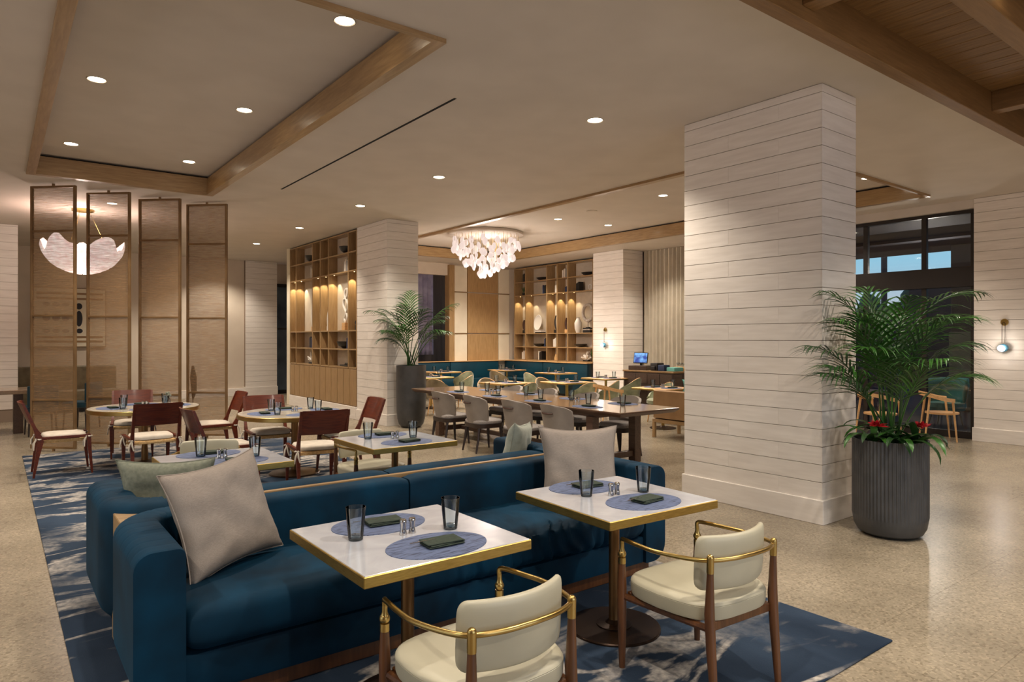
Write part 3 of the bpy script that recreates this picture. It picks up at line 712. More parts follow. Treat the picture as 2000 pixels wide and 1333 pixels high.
two = lambda gx1, gy1, gx2, gy2: [(-.03, .225, .0, gx1, gy1, 'far side'), (.02, -.225, 0, gx2, gy2, 'near side')]
settings(1.487, 2.727, 0, .755, 'front left stone table', two(-.225, .06, .2, -.045))
settings(2.78, 2.69, -.05, .755, 'front right stone table', [(.0, .26, 0, -.14, .075, 'far side'), (.03, -.2, 0, .2, -.03, 'near side')])
settings(1.335, 5.285, 0, .755, 'stone table behind the beige pillow', [(-.03, .26, 0, -.11, .165, 'far side'), (.05, -.17, 0, .22, -.06, 'near side')])
settings(2.81, 5.385, 0, .755, 'middle stone table', [(.02, .28, 0, -.19, .145, 'far side'), (.0, -.22, 0, .17, -.02, 'near side')])

def round_table():
    t = thing('round_table', '', 'table')
    MB().lathe([(.645, .73), (.645, .755), (.001, .7552)], n=64).build('tabletop', M['roundtop'], t)
    MB().lathe([(.62, .70), (.65, .70), (.655, .705), (.655, .748), (.647, .753), (.645, .73), (.6, .72)], n=64, cap=False).build('brass_edge', M['brass'], t)
    MB().lathe([(.04, .04), (.04, .2), (.034, .25), (.04, .3), (.04, .72)], n=20).build('pole', M['poleb'], t)
    MB().lathe([(.3, .012), (.3, .02), (.29, .028), (.1, .04), (.04, .06)], n=40).build('base', M['bronzebase'], t)
    return t
stamp('rt', round_table, (1.555, 9.95, 0), 0, 'round table with a brass rim, left, before the mesh screens')
stamp('rt', round_table, (2.89, 8.13, 0), 0, 'round table with a brass rim, right, before the bookcase')
def four(r=.38): return [(0, r, 0, -.2, r - .12, 'far side'), (0, -r, 0, .2, -r + .14, 'near side'), (-r, 0, pi / 2, -r + .1, -.22, 'left side'), (r, 0, pi / 2, r - .1, .22, 'right side')]
settings(1.555, 9.95, 0, .755, 'left round table', four()); settings(2.89, 8.13, 0, .755, 'right round table', four())
# small flower vase on the left round table
t = thing('bud_vase', 'small glass vase with white and green sprigs on the left round table', 'vase', (1.86, 10.12, .755))
MB().lathe([(.025, 0), (.035, .03), (.03, .07), (.02, .09)], n=14).build('vase', M['glass'], t)
mb = MB(); rnd = random.Random(5)
for i in range(14): a = rnd.uniform(0, 6.28); r_ = rnd.uniform(.01, .045); mb.tube([(0, 0, .05), (r_ * cos(a), r_ * sin(a), .1 + rnd.uniform(0, .05))], .0018, 4); mb.sphere((r_ * cos(a), r_ * sin(a), .11 + rnd.uniform(0, .05)), .011, 4)
mb.build('sprigs', M['sage'], t)

# communal table
t = thing('communal_table', 'long dark edged communal table with a glossy pale wood top', 'table', (6.45, 8.15, 0))
hx, hy = .545, 2.54
MB().loft([[(-hx + .05 + 0, -hy + .05, .695), (hx - .05, -hy + .05, .695), (hx - .05, hy - .05, .695), (-hx + .05, hy - .05, .695)],
           [(-hx, -hy, .735), (hx, -hy, .735), (hx, hy, .735), (-hx, hy, .735)], [(-hx, -hy, .75), (hx, -hy, .75), (hx, hy, .75), (-hx, hy, .75)]]).build('apron', M['tabledark'], t, smooth=False)
B(-hx + .004, hx - .004, -hy + .004, hy - .004, .748, .757, b=.003).build('tabletop', M['tabletop'], t)
B(-.46, .42, -2.1, 2.1, .655, .695, b=.004).build('under_frame', M['tabledark'], t)
for y in (-1.95, 1.75):
    for x in (-.43, .35): B(x - .06, x + .06, y - .06, y + .06, 0.0, .66, b=.006).build('leg', M['tabledark'], t)
    B(-.37, .29, y - .03, y + .03, .08, .16, b=.005).build('foot_rail', M['tabledark'], t)
B(-.04, .04, -1.7, 1.7, .08, .14, b=.004).build('stretcher', M['tabledark'], t)
sp = []
for i, y in enumerate((-1.75, -.75, .3, 1.35)):
    nm = ['near end', 'second place', 'third place', 'far end'][i]
    sp.append((-.33, y, pi / 2, -.12, y + .2, f'camera side {nm}')); sp.append((.33, y, pi / 2, .14, y - .18, f'far side {nm}'))
for q in sp: pass
settings(6.45, 8.15, 0, .757, 'long communal table', [(a, b_, c_, d_, e_, n_) for a, b_, c_, d_, e_, n_ in sp], shakers=False)
for y, nm in ((-1.2, 'near'), (.85, 'far')):
    for s_, sd in ((-.03, 'left'), (.03, 'right')): stamp('shk', shaker(0), (6.45 + s_, 8.15 + y, .757), 0, f'{sd} shaker of the {nm} pair on the long communal table')

# ------------------------------------------------------------------ chairs
def smoothpath(ctrl, n=6):
    out = []; P = [Vector(p) for p in ctrl]; P = [P[0] * 2 - P[1]] + P + [P[-1] * 2 - P[-2]]
    for i in range(1, len(P) - 2):
        for k in range(n):
            t_ = k / n; a, b_, c_, d_ = P[i - 1], P[i], P[i + 1], P[i + 2]
            out.append(.5 * ((2 * b_) + (c_ - a) * t_ + (2 * a - 5 * b_ + 4 * c_ - d_) * t_ ** 2 + (3 * b_ - a - 3 * c_ + d_) * t_ ** 3))
    out.append(P[-2]); return out
def brass_chair():
    """cream leather chair, faces +Y"""
    t = thing('armchair', '', 'chair')
    FX, FY = .275, .25; RX, RY = .225, -.25
    for sx_ in (-1, 1):
        MB().tube([(sx_ * FX, FY, 0), (sx_ * FX, FY, .2), (sx_ * FX, FY, .40), (sx_ * FX, FY, .52)], [.015, .021, .023, .017], 14).build('leg', M['walnut'], t)
        MB().tube([(sx_ * RX, RY - .03, 0), (sx_ * RX, RY - .01, .25), (sx_ * RX, RY, .42), (sx_ * RX, RY - .005, .62)], [.015, .022, .023, .014], 14).build('leg', M['walnut'], t)
        k = MB().tube([(sx_ * FX, FY, .515), (sx_ * FX, FY, .545)], .0185, 14); k.sphere((sx_ * FX, FY, .562), .021, 8); k.tube([(sx_ * FX, FY, .575), (sx_ * FX, FY, .59), (sx_ * FX, FY, .612)], [.016, .011, .011], 12)
        k.build('brass_finial', M['brass'], t)
        k = MB().tube([(sx_ * RX, RY - .004, .60), (sx_ * RX, RY - .005, .665)], .0165, 14); k.sphere((sx_ * RX, RY - .005, .667), .0165, 8); k.build('brass_cap', M['brass'], t)
    ctrl = [(-FX, FY, .60), (-FX, FY, .632), (-FX - .01, FY - .03, .640), (-FX - .025, FY - .15, .642), (-FX - .03, -.02, .645), (-.27, -.17, .65), (-RX, RY, .655), (-.12, RY - .045, .658), (0, RY - .058, .66)]
    half = smoothpath(ctrl, 5); path = half + [Vector((-p.x, p.y, p.z)) for p in half[-2::-1]]
    MB().tube(path, .0105, 12).build('arm_rail', M['brass'], t)
    # backrest: curved pad inside the rail
    rings = []; n = 36
    for i in range(n + 1):
        u = sin(pi * (i / n - .5)); x = .232 * u; yc = RY + .005 - .042 + .075 * u * u; 
        e_ = sqrt(max(0, 1 - max(0, (abs(u) - .86) / .14) ** 2)); hz_ = .124 * (.66 + .34 * e_); th_ = .022 * (.25 + .75 * e_)
        ring = []
        for k in range(20):
            a = 2 * pi * k / 20; ca, sa = cos(a), sin(a)
            yy = th_ * (abs(ca) ** .6) * (1 if ca > 0 else -1); zz = hz_ * (abs(sa) ** .45) * (1 if sa > 0 else -1)
            ring.append((x, yc + .035 + yy - .05 * zz, .625 + zz))
        rings.append(ring)
    MB().loft(rings).build('backrest', M['cream'], t, ang=70)
    # seat pad
    def plan(k, n=44):
        a = 2 * pi * k / n; ca, sa = cos(a), sin(a); e2 = .55
        x = (abs(ca) ** e2) * (1 if ca > 0 else -1); y = (abs(sa) ** e2) * (1 if sa > 0 else -1)
        wx = .285 if y > 0 else .285 - .03 * abs(y); return x * wx, y * .27
    rings = []
    for z, f in ((.372, .95), (.376, .985), (.39, 1.0), (.436, 1.004), (.4375, .996), (.440, 1.002), (.449, .985), (.455, .95), (.460, .85), (.463, .6), (.461, .2)):
        rings.append([(plan(k)[0] * f, plan(k)[1] * f + .005, z) for k in range(44)])
    MB().loft(rings).build('seat', M['cream'], t, ang=50)
    fr = MB(); fr.box(-.25, .25, .215, .24, .335, .375, b=.004); fr.box(-.21, .21, -.25, -.225, .335, .375, b=.004)
    for sx_ in (-1, 1): fr.tube([(sx_ * FX * .97, FY - .01, .352), (sx_ * RX, RY + .01, .352)], .017, 8)
    fr.build('seat_frame', M['walnut'], t)
    return t
stamp('bc', brass_chair, (1.46, 2.10, .012), .02, 'cream leather chair with brass arms at the front left stone table')
stamp('bc', brass_chair, (2.73, 2.07, .012), -.06, 'cream leather chair with brass arms at the front right stone table')
stamp('bc', brass_chair, (1.42, 6.06, .012), pi - .3, 'cream leather chair behind the stone table nearest the sage pillow')
stamp('bc', brass_chair, (2.80, 5.86, .012), pi + .05, 'cream leather chair with brass arms behind the middle stone table')

def wood_chair():
    """mahogany chair with rope seat and tied cushion, faces +Y"""
    t = thing('dining_chair', '', 'chair')
    for sx_ in (-1, 1):
        x = sx_ * .245
        # front leg tapered, splayed forward
        MB().loft([[(x - a, .245 - a + dy, z), (x + a, .245 - a + dy, z), (x + a, .245 + a + dy, z), (x - a, .245 + a + dy, z)] for z, a, dy in ((0, .010, .035), (.25, .018, .012), (.44, .022, 0), (.475, .020, 0))]).build('leg', M['mahog'], t)
        MB().loft([[(x - a, -.25 - a + dy, z), (x + a, -.25 - a + dy, z), (x + a, -.25 + b_ + dy, z), (x - a, -.25 + b_ + dy, z)] for z, a, b_, dy in ((0, .010, .012, -.055), (.25, .017, .024, -.02), (.42, .02, .045, 0), (.47, .018, .045, -.01), (.54, .016, .022, -.03), (.70, .015, .02, -.09), (.88, .013, .013, -.155))]).build('rear_leg', M['mahog'], t)
        B(x - .014, x + .014, -.23, .245, .44, .475, b=.004).build('side_rail', M['mahog'], t)
    # curved back panel
    rings = []; n = 14
    for i in range(n + 1):
        u = -1 + 2 * i / n; x = .235 * u; bow = -.035 * (1 - u * u)
        def q(z, o): return (x, -.25 - .09 + bow - (z - .70) * .40 + o, z)
        rings.append([q(.625, -.008), q(.625, .008), q(.885, .008), q(.885, -.008)])
    MB().loft(rings).build('back_panel', M['mahog'], t, ang=40)
    # woven rope seat
    B(-.23, .23, -.225, .235, .395, .435, b=.015, seg=2).build('rope_seat', M['rope'], t)
    # tied cushion
    rings = []
    for z, f in ((.437, .93), (.445, 1.0), (.468, 1.0), (.485, .95), (.492, .8), (.494, .4)):
        ring = []
        for k in range(40):
            a = 2 * pi * k / 40; ca, sa = cos(a), sin(a)
            ring.append(((abs(ca) ** .4) * (1 if ca > 0 else -1) * .222 * f, (abs(sa) ** .4) * (1 if sa > 0 else -1) * .225 * f + .005, z + (.006 * noise.noise(Vector((ca * 3, sa * 3, z * 9))) if f < 1 else 0)))
        rings.append(ring)
    cu_ = MB().loft(rings).build('seat_cushion', M['cushion'], t, ang=60)
    for sx_ in (-1, 1):
        for yy in (-.25, .25):
            tie = MB(); x = sx_ * .25
            tie.tube([(x - .03, yy, .45), (x, yy - .03, .455), (x + .03, yy, .45), (x, yy + .03, .452), (x - .03, yy, .45)], .008, 6)
            tie.tube([(x, yy - .028, .45), (x + sx_ * .03, yy - .05, .41), (x + sx_ * .045, yy - .055, .33)], [.009, .010, .007], 6)
            tie.tube([(x, yy - .028, .45), (x + sx_ * .005, yy - .06, .40), (x - sx_ * .01, yy - .065, .34)], [.009, .010, .007], 6)
            tie.sphere((x, yy - .03, .45), .014, 5); tie.build('tie', M['cushion'], cu_)
    return t
wc = [((.66, 9.9), -pi / 2, 'mahogany chair with tied white cushion at the far left, in profile'), ((1.49, 9.12), .04, 'mahogany chair with its back to the camera at the left round table'),
      ((1.53, 10.78), pi - .15, 'mahogany chair behind the left round table before the mesh screens'), ((2.36, 9.9), pi / 2, 'mahogany chair in profile right of the left round table'),
      ((2.03, 7.87), -pi / 2 + .05, 'mahogany chair at the left of the right round table'), ((2.77, 8.68), pi - .1, 'mahogany chair behind the right round table'),
      ((2.79, 7.2), -.12, 'mahogany chair with its back to the camera at the right round table'), ((3.43, 7.86), pi / 2 - .05, 'mahogany chair at the right of the right round table, before the smooth planter')]
for (x, y), rz, l_ in wc: stamp('wc', wood_chair, (x, y, .012), rz, l_)

def grey_chair():
    """faces +Y"""
    t = thing('upholstered_chair', '', 'chair')
    rings = []; n = 20
    for z, w_, y0, dep in ((.42, .235, -.23, .15), (.55, .262, -.25, .16), (.68, .278, -.27, .16), (.755, .278, -.285, .155), (.795, .266, -.292, .13), (.82, .23, -.297, .09), (.83, .17, -.299, .05)):
        outer = []; inner = []
        for k in range(n + 1):
            u = -1 + 2 * k / n; x = w_ * u; y = y0 + dep * abs(u) ** 2.6
            outer.append((x, y - .0, z - .02 * u * u * (z > .79))); inner.append((x * .93, y + .035, z - .02 * u * u * (z > .79)))
        rings.append(outer + inner[::-1])
    MB().loft(rings).build('backrest', M['greylea'], t, ang=50)
    MB().tube([(-.095, -.278, .72), (-.05, -.300, .715), (.05, -.300, .715), (.095, -.278, .72)], .012, 6).build('pull_handle', M['handle'], t)
    rings = []
    for z, f in ((.415, .96), (.43, 1), (.455, 1), (.475, .9), (.48, .5)):
        rings.append([((abs(cos(a)) ** .5) * (1 if cos(a) > 0 else -1) * .245 * f, (abs(sin(a)) ** .5) * (1 if sin(a) > 0 else -1) * .225 * f, z) for a in [2 * pi * k / 32 for k in range(32)]])
    MB().loft(rings).build('seat', M['greyseat'], t, ang=50)
    rings = []
    for z, f in ((.355, .93), (.36, .98), (.415, 1.0)):
        rings.append([((abs(cos(a)) ** .5) * (1 if cos(a) > 0 else -1) * .255 * f, (abs(sin(a)) ** .5) * (1 if sin(a) > 0 else -1) * .235 * f, z) for a in [2 * pi * k / 32 for k in range(32)]])
    MB().loft(rings).build('seat_rim', M['darkleg'], t, ang=50)
    for sx_ in (-1, 1):
        MB().tube([(sx_ * .18, .18, .38), (sx_ * .19, .19, .2), (sx_ * .2, .21, 0)], [.026, .020, .013], 8).build('leg', M['darkleg'], t)
        MB().tube([(sx_ * .18, -.18, .38), (sx_ * .19, -.2, .2), (sx_ * .2, -.24, 0)], [.026, .020, .013], 8).build('leg', M['darkleg'], t)
    return t
nms = ['farthest', 'second from far', 'second from near', 'nearest']
for i, y in enumerate((9.05, 8.15, 7.2, 6.38)):
    stamp('gc', grey_chair, (5.70, y, 0), -pi / 2 + (0, -.08, .05, 0)[i], f'taupe chair with strap handle, {nms[i]} on the camera side of the long table')
    stamp('gc', grey_chair, (6.95, y + .25, 0), pi / 2 + (0, .06, -.05, .03)[i], f'taupe chair tucked under the far side of the long table, {nms[i]}')

def barrel(mat, kind):
    def f():
        t = thing('tub_chair', '', 'chair'); n = 22; rings = []
        for z, r_, cut in ((.40, .235, .30), (.5, .255, .30), (.62, .27, .30), (.72, .275, .42), (.78, .275, .62)):
            o_ = []; i_ = []
            for k in range(n + 1):
                a = -pi / 2 - (pi * (1 - cut)) + 2 * pi * (1 - cut) * k / n
                zz = z - (.16 * (abs(k / n - .5) * 2) ** 2 if z > .6 else 0)
                o_.append((r_ * cos(a), r_ * sin(a), zz)); i_.append(((r_ - .04) * cos(a), (r_ - .04) * sin(a), zz))
            rings.append(o_ + i_[::-1])
        MB().loft(rings).build('backrest', mat, t, ang=60)
        MB().tube([( .258 * cos(a), .258 * sin(a), .785 - .16 * (abs(k / n - .5) * 2) ** 2) for k in range(n + 1) for a in [-pi / 2 - pi * .38 + 2 * pi * .38 * k / n]], .008, 5).build('piping', M['lightwood'], t)
        MB().lathe([(.2, .36), (.24, .38), (.24, .44), (.2, .47), (.01, .475)], n=24).build('seat', mat, t)
        for a in (.8, 2.35, 3.9, 5.5): MB().tube([(.17 * cos(a), .17 * sin(a), .38), (.23 * cos(a), .23 * sin(a), 0)], [.016, .011], 7).build('leg', M['lightwood'], t)
        return t
    return f
def small_table(sx_, sy_):
    def f():
        t = thing('side_table', '', 'table')
        B(-sx_, sx_, -sy_, sy_, .715, .745, b=.003).build('tabletop', M['lightwood'], t); B(-sx_ - .004, sx_ + .004, -sy_ - .004, sy_ + .004, .71, .738, b=.002).build('brass_edge', M['brass'], t)
        MB().lathe([(.03, .02), (.03, .71)], n=14).build('pole', M['brass'], t); MB().lathe([(.24, 0), (.24, .012), (.05, .025), (.03, .05)], n=24).build('base', M['bronzebase'], t)
        return t
    return f
bt = [(8.35, 11.15, .42, .42, 'first brass edged table behind the long table, left'), (9.5, 10.55, .42, .42, 'brass edged table behind the long table, middle'), (11.15, 11.05, .4, .4, 'brass edged table beside the wall lamp column'),
      (11.85, 13.6, .38, .38, 'brass edged table before the far bookcase, right'), (11.8, 15.7, .38, .38, 'brass edged table in the corner of the far banquette'), (8.2, 13.9, .38, .38, 'brass edged table right of the smooth planter'), (9.7, 15.9, .38, .38, 'brass edged table before the far doorway'),
      (9.75, 8.2, .4, .4, 'small table beyond the tan lounge chair')]
for i, (x, y, a, b_, l_) in enumerate(bt):
    stamp('st', small_table(.4, .4), (x, y, 0), 0, l_)
    settings(x, y, 0, .745, l_.replace('brass edged ', '').replace('behind the long table', 'past the long table'), [(-.0, .2, 0, -.16, .1, 'far side'), (.0, -.2, 0, .16, -.1, 'near side')], shakers=True)
gcs = [(8.3, 10.5, .1, 'g', 'green velvet tub chair before the left brass edged table'), (8.45, 11.85, pi - .2, 'b', 'brown velvet tub chair behind the left brass edged table'), (9.35, 9.85, -.2, 'g', 'green velvet tub chair nearest behind the long table middle'),
       (10.05, 9.95, .5, 'g', 'green velvet tub chair right of the middle brass edged table'), (9.6, 11.3, pi, 'b', 'brown velvet tub chair behind the middle brass edged table'), (11.1, 10.3, .3, 'g', 'green velvet tub chair before the column with the wall lamp'),
       (10.95, 13.4, -pi / 2, 'g', 'green velvet tub chair facing the far bookcase, right'), (10.95, 14.9, -pi / 2 + .2, 'b', 'brown velvet tub chair facing the far bookcase, left'), (8.75, 13.4, .6, 'g', 'green velvet tub chair beside the smooth planter'),
       (8.5, 14.7, 2.4, 'b', 'brown velvet tub chair right of the smooth planter, farther'), (9.9, 15.1, .0, 'g', 'green velvet tub chair before the far doorway table'), (10.35, 8.8, 1.2, 'g', 'green velvet tub chair beyond the tan lounge chair'), (7.6, 12.6, -.9, 'b', 'brown velvet tub chair just right of the planter foot')]
for x, y, rz, k, l_ in gcs: stamp('tub' + k, barrel(M['green'] if k == 'g' else M['brownv'], k), (x, y, 0), rz, l_)
def curve_wood_chair():
    t = thing('curved_wood_chair', '', 'chair')
    ctrl = [(-.27, .12, .66), (-.28, -.02, .68), (-.2, -.22, .74), (0, -.29, .76), (.2, -.22, .74), (.28, -.02, .68), (.27, .12, .66)]
    P = smoothpath(ctrl, 5); rings = []
    for i, p in enumerate(P):
        tn = (P[min(i + 1, len(P) - 1)] - P[max(0, i - 1)]).normalized(); s_ = Vector((tn.y, -tn.x, 0)); 
        rings.append([tuple(p + s_ * a + Vector((0, 0, c_))) for a, c_ in ((-.035, -.012), (.035, -.03), (.035, .03), (-.035, .012))])
    MB().loft(rings).build('arm_rail', M['lightwood'], t)
    MB().lathe([(.2, .42), (.24, .43), (.24, .455), (.15, .45), (.01, .445)], n=24).build('seat', M['lightwood'], t)
    for sx_ in (-1, 1):
        MB().tube([(sx_ * .25, .16, .0), (sx_ * .26, .1, .66)], [.012, .018], 8).build('leg', M['lightwood'], t); MB().tube([(sx_ * .24, -.28, .0), (sx_ * .19, -.2, .73)], [.012, .018], 8).build('leg', M['lightwood'], t)
    return t
for x, y, rz, l_ in ((9.3, 9.1, -1.9, 'pale curved wooden chair beyond the end of the long table'), (12.22, 4.5, -2.6, 'pale wooden chair right of the palm, before the glazed wall'), (11.3, 5.05, -1.9, 'pale wooden chair half hidden behind the palm'), (11.2, 6.6, -2.2, 'pale wooden chair beside the wide column, behind the palm')):
    stamp('cw', curve_wood_chair, (x, y, 0), rz, l_)
tag(MB().lathe([(.25, 0), (.25, .02), (.03, .04), (.03, .7), (.4, .71), (.4, .74), (.01, .741)], (12.1, 5.65, 0), 28).build('round_cafe_table', M['darkwood']), 'dark round table before the glazed wall behind the palm', 'table')

# tan lounge armchair
t = thing('lounge_armchair', 'tan leather armchair with oak legs seen from behind, left of the wide column', 'armchair', (9.1, 7.2, 0), -pi / 2)
n = 24; rings = []
for z in (.33, .45, .6, .72, .775, .79):
    w_ = .40; e_ = 0 if z < .7 else (.02 if z < .78 else .05)
    outer = [(-w_ + e_, .2), (-w_ + e_, -.28), (-w_ + .06, -.37 + e_), (w_ - .06, -.37 + e_), (w_ - e_, -.28), (w_ - e_, .2)]
    inner = [(w_ - .09, .2), (w_ - .09, -.24), (-w_ + .09, -.24), (-w_ + .09, .2)]
    rings.append([(x, y - .05 * (z - .3), z - (.14 if (y > .0 and z > .5) else 0)) for x, y in outer + inner])
MB().loft(rings).build('shell', M['tanlea'], t, ang=40); B(-.31, .31, -.25, .3, .3, .45, b=.03, seg=2).build('seat_cushion', M['tanlea'], t)
B(-.38, .38, -.36, .32, .25, .31, b=.005).build('frame', M['oakx'], t)
for x in (-.35, .35):
    for y in (-.34, .3): B(x - .025, x + .025, y - .025, y + .025, 0, .26, b=.004).build('leg', M['oak'], t)
t = thing('oak_cabinet', 'oak cabinet end just left of the wide column, beside the tan armchair', 'cabinet', (9.15, 6.42, 0))
B(-.38, .38, -.3, .3, .1, .76, b=.006).build('body', M['oak'], t); B(-.4, .4, -.32, .32, .76, .79, b=.004).build('top', M['oakx'], t); B(-.35, .35, -.27, .27, 0, .1).build('plinth', M['paint'], t)
put_pillow('p5', .5, .22, .14, M['aqua'], (9.1, 6.95, .86), -1.3, .1, 0, 'aqua bolster pillow on the tan armchair back')

# ------------------------------------------------------------------ corner banquette
t = thing('corner_banquette', 'teal leather corner banquette along the far panelling and bookcase', 'sofa')
for i in range(3): B(7.2 + i * 1.78, 8.965 + i * 1.78, 17.08, 17.26, .45, .955, b=.03, seg=2).build('back_panel', M['teal2'], t)
for i in range(2): B(12.86, 13.04, 13.46 + i * 1.9, 15.34 + i * 1.9, .45, .955, b=.03, seg=2).build('back_panel', M['teal2'], t)
B(7.2, 12.86, 16.55, 17.08, .14, .46, b=.03, seg=2).build('seat', M['teal2'], t); B(12.33, 12.86, 13.46, 16.55, .14, .46, b=.03, seg=2).build('seat', M['teal2'], t)
B(7.25, 12.8, 16.62, 17.2, 0, .14).build('plinth', M['black'], t); B(12.42, 13.0, 13.5, 17.2, 0, .14).build('plinth', M['black'], t)
B(7.2, 13.1, 17.06, 17.29, .956, .975, b=.003).build('ledge', M['lightwood'], t); B(12.84, 13.1, 13.46, 17.06, .956, .975, b=.003).build('ledge', M['lightwood'], t)
tag(MB().lathe([(.2, 0), (.22, .02), (.22, .36), (.2, .42), (.01, .43)], (10.6, 16.2, 0), 24).build('pouf', M['navy']), 'round navy pouf before the far banquette', 'pouf')

# ------------------------------------------------------------------ bookcases
def bookcase(name, label, plane, ys, zs, depth, doors=None, gapbay=(), led=True, ledw=26):
    """face in plane X=plane, opens towards -X. ys descending or ascending list of upright centres, zs shelf heights"""
    t = thing(name, label, 'bookcase'); ya, yb = min(ys), max(ys)
    zt, z0 = zs[-1], zs[0]
    B(plane + depth, plane + depth + .02, ya, yb, z0, zt).build('back_panel', M['backing'], t)
    for y in ys: B(plane, plane + depth, y - .02, y + .02, z0, zt, b=.002).build('upright', M['oak'], t)
    yy = sorted(ys)
    for a, b_ in zip(yy, yy[1:]):
        for i, z in enumerate(zs): B(plane + .004, plane + depth, a + .02, b_ - .02, z - .014, z + .014, b=.002).build('shelf', M['oaky'], t)
        if led:
            MB().lathe([(.012, -.004), (.012, 0)], (plane + depth * .4, b_ - .02 - min(.12, (b_ - a) * .25), zs[3] - .015), 8).build('led_spot', M['led'], t)
            sp_ = spot((plane + depth * .4, b_ - .02 - min(.12, (b_ - a) * .25), zs[3] - .02), ledw, 74, .35, .008, (1, .84, .56), (0, 0, 0))
    if doors:
        n = doors; w_ = (yb - ya) / n
        for k in range(n): B(plane - .002, plane + .02, ya + k * w_ + .009, ya + (k + 1) * w_ - .009, .27, z0 - .03, b=.003).build('door', M['oak'], t)
        B(plane + .02, plane + depth, ya, yb, .25, z0).build('carcass', M['oak'], t)
        B(plane - .02, plane + depth, ya - .0, yb, 0, .25, b=.004).build('base', M['plank'], t)
    return t
YS1 = [16.76, 16.34, 15.27, 14.80, 14.33, 13.27, 12.86]; ZS1 = [1.04, 1.42, 1.81, 3.05, 3.44, 3.86]
bookcase('bookcase', 'tall oak bookcase with closed doors below, left of the far white column', 5.84, YS1, ZS1, .21, doors=12)
YS2 = [17.02, 16.47, 15.45, 14.98, 14.52, 13.48]; ZS2 = [.99, 1.39, 1.80, 2.99, 3.41, 3.84]
bookcase('bookcase', 'oak bookcase above the teal corner banquette beyond the chandelier', 13.1, YS2, ZS2, .32)
# a small book / ornament kit
def book(h, th, d, mat):
    def f():
        t = thing('book', '', 'book'); B(0, d, 0, th, 0, h, b=.002).build('cover', mat, t); B(.004, d - .002, .004, th - .004, h - .001, h + .001).build('pages', M['paper'], t); return t
    return f
bc_ = {'w': M['paper'], 'n': M['navy'], 'k': M['black'], 'g': M['stoneg'], 'b': M['outbl']}
bw = {'w': 'white', 'n': 'navy', 'k': 'black', 'g': 'grey', 'b': 'slate blue'}
shelfname = {1: 'bottom shelf', 2: 'second shelf', 3: 'tall middle shelf', 4: 'second shelf from the top', 5: 'top shelf'}
def books(px, y, z, cols, where, h=.26, th=.04):
    order = ['rightmost', 'second from right', 'middle', 'second from left', 'leftmost'] if len(cols) > 4 else {4: ['rightmost', 'second from right', 'second from left', 'leftmost'], 3: ['rightmost', 'middle', 'leftmost'], 2: ['right', 'left']}[len(cols)]
    if len(cols) == 6: order = ['rightmost', 'second from right', 'third from right', 'third from left', 'second from left', 'leftmost']
    for i, c_ in enumerate(cols):
        hh = h * (1 - .08 * ((i * 7) % 3))
        o = stamp(f'bk{c_}{round(hh, 3)}', book(hh, th, .17, bc_[c_]), (px, y + i * (th + .002), z + .016), 0, f'{bw[c_]} book, {order[i]} in the row {where}', f'books {where}')
def bowl(s_=1):
    def f(): return tag(MB().lathe([(.05, 0), (.07, .01), (.15, .06), (.19, .15), (.18, .15), (.14, .07), (.06, .02), (.002, .018)], n=28).build('bowl', M['bowl']), cat='bowl')
    return f
def onshelf(o, loc, label): place(o, loc, 0, label)
L1 = 'of the left bookcase'
stamp('bowl', bowl(), (5.99, 15.62, 3.456), 0, 'black bowl on the top shelf of the left bookcase, left wide bay')
stamp('bowl', bowl(), (5.99, 13.62, 3.456), 0, 'black bowl on the top shelf of the left bookcase, right wide bay')
books(5.88, 15.32, 3.05, 'kgwwg', 'under the left black bowl'); books(5.88, 13.32, 3.05, 'nwnwgw', 'under the right black bowl')
books(5.88, 15.35, 1.42, 'knnkn', 'low left in the left bookcase'); books(5.88, 13.32, 1.42, 'nnb', 'low right in the left bookcase')
stamp('bowl', bowl(), (5.98, 13.72, 1.436), 0, 'dark bowl beside navy books, lower right of the left bookcase')
def ring_sculpt(mat, R_=.12, r_=.02, h=.3, base=.06, stand=None):
    def f():
        t = thing('sculpture', '', 'sculpture')
        MB().tube([(0, R_ * cos(a), h - R_ + R_ * 1.15 * sin(a)) for a in [2 * pi * k / 28 for k in range(29)]], r_, 8, cap=False).build('ring', mat, t)
        B(-.05, .05, -.05, .05, 0, base, b=.004).build('base', stand or mat, t); MB().tube([(0, 0, base), (0, 0, h - 2 * R_ + .01)], .008, 6).build('stem', stand or mat, t); return t
    return f
def figure():
    t = thing('figure_sculpture', '', 'sculpture')
    path = smoothpath([(0, .0, .16), (0, .07, .26), (0, -.04, .40), (0, -.12, .52), (0, -.02, .66), (0, .10, .66), (0, .12, .54), (0, .02, .42), (0, -.08, .28), (0, 0, .17)], 6)
    MB().tube(path, .024, 8).build('body_loop', M['white'], t)
    MB().tube(smoothpath([(0, 0, .66), (0, .05, .76), (0, .02, .86), (0, -.07, .88), (0, -.09, .78), (0, -.02, .67)], 6), .024, 8).build('head_loop', M['white'], t)
    B(-.06, .06, -.08, .08, 0, .16, b=.005).build('plinth', M['lightwood'], t); return t
place(figure(), (5.97, 13.68, 1.826), 0, 'large white looping figure sculpture in the left bookcase')
def fin(h, w_, th, mat, base=None, prof=None):
    t = thing('sculpture', '', 'sculpture'); rings = []
    for k in range(13):
        f = k / 12; r_ = w_ * (prof(f) if prof else sin(pi * (.15 + .85 * f)) ** .7) + .002; off = .05 * sin(f * 3)
        rings.append([(th * cos(a), off + r_ * sin(a), .1 + h * f) for a in [2 * pi * j / 14 for j in range(14)]])
    MB().loft(rings).build('form', mat, t); B(-.05, .05, -.05, .05, 0, .1, b=.004).build('base', base or mat, t); return t
place(fin(.55, .09, .05, M['white'], M['lightwood']), (5.97, 15.5, 1.826), 0, 'tall white leaf shaped sculpture in the left wide bay of the left bookcase')
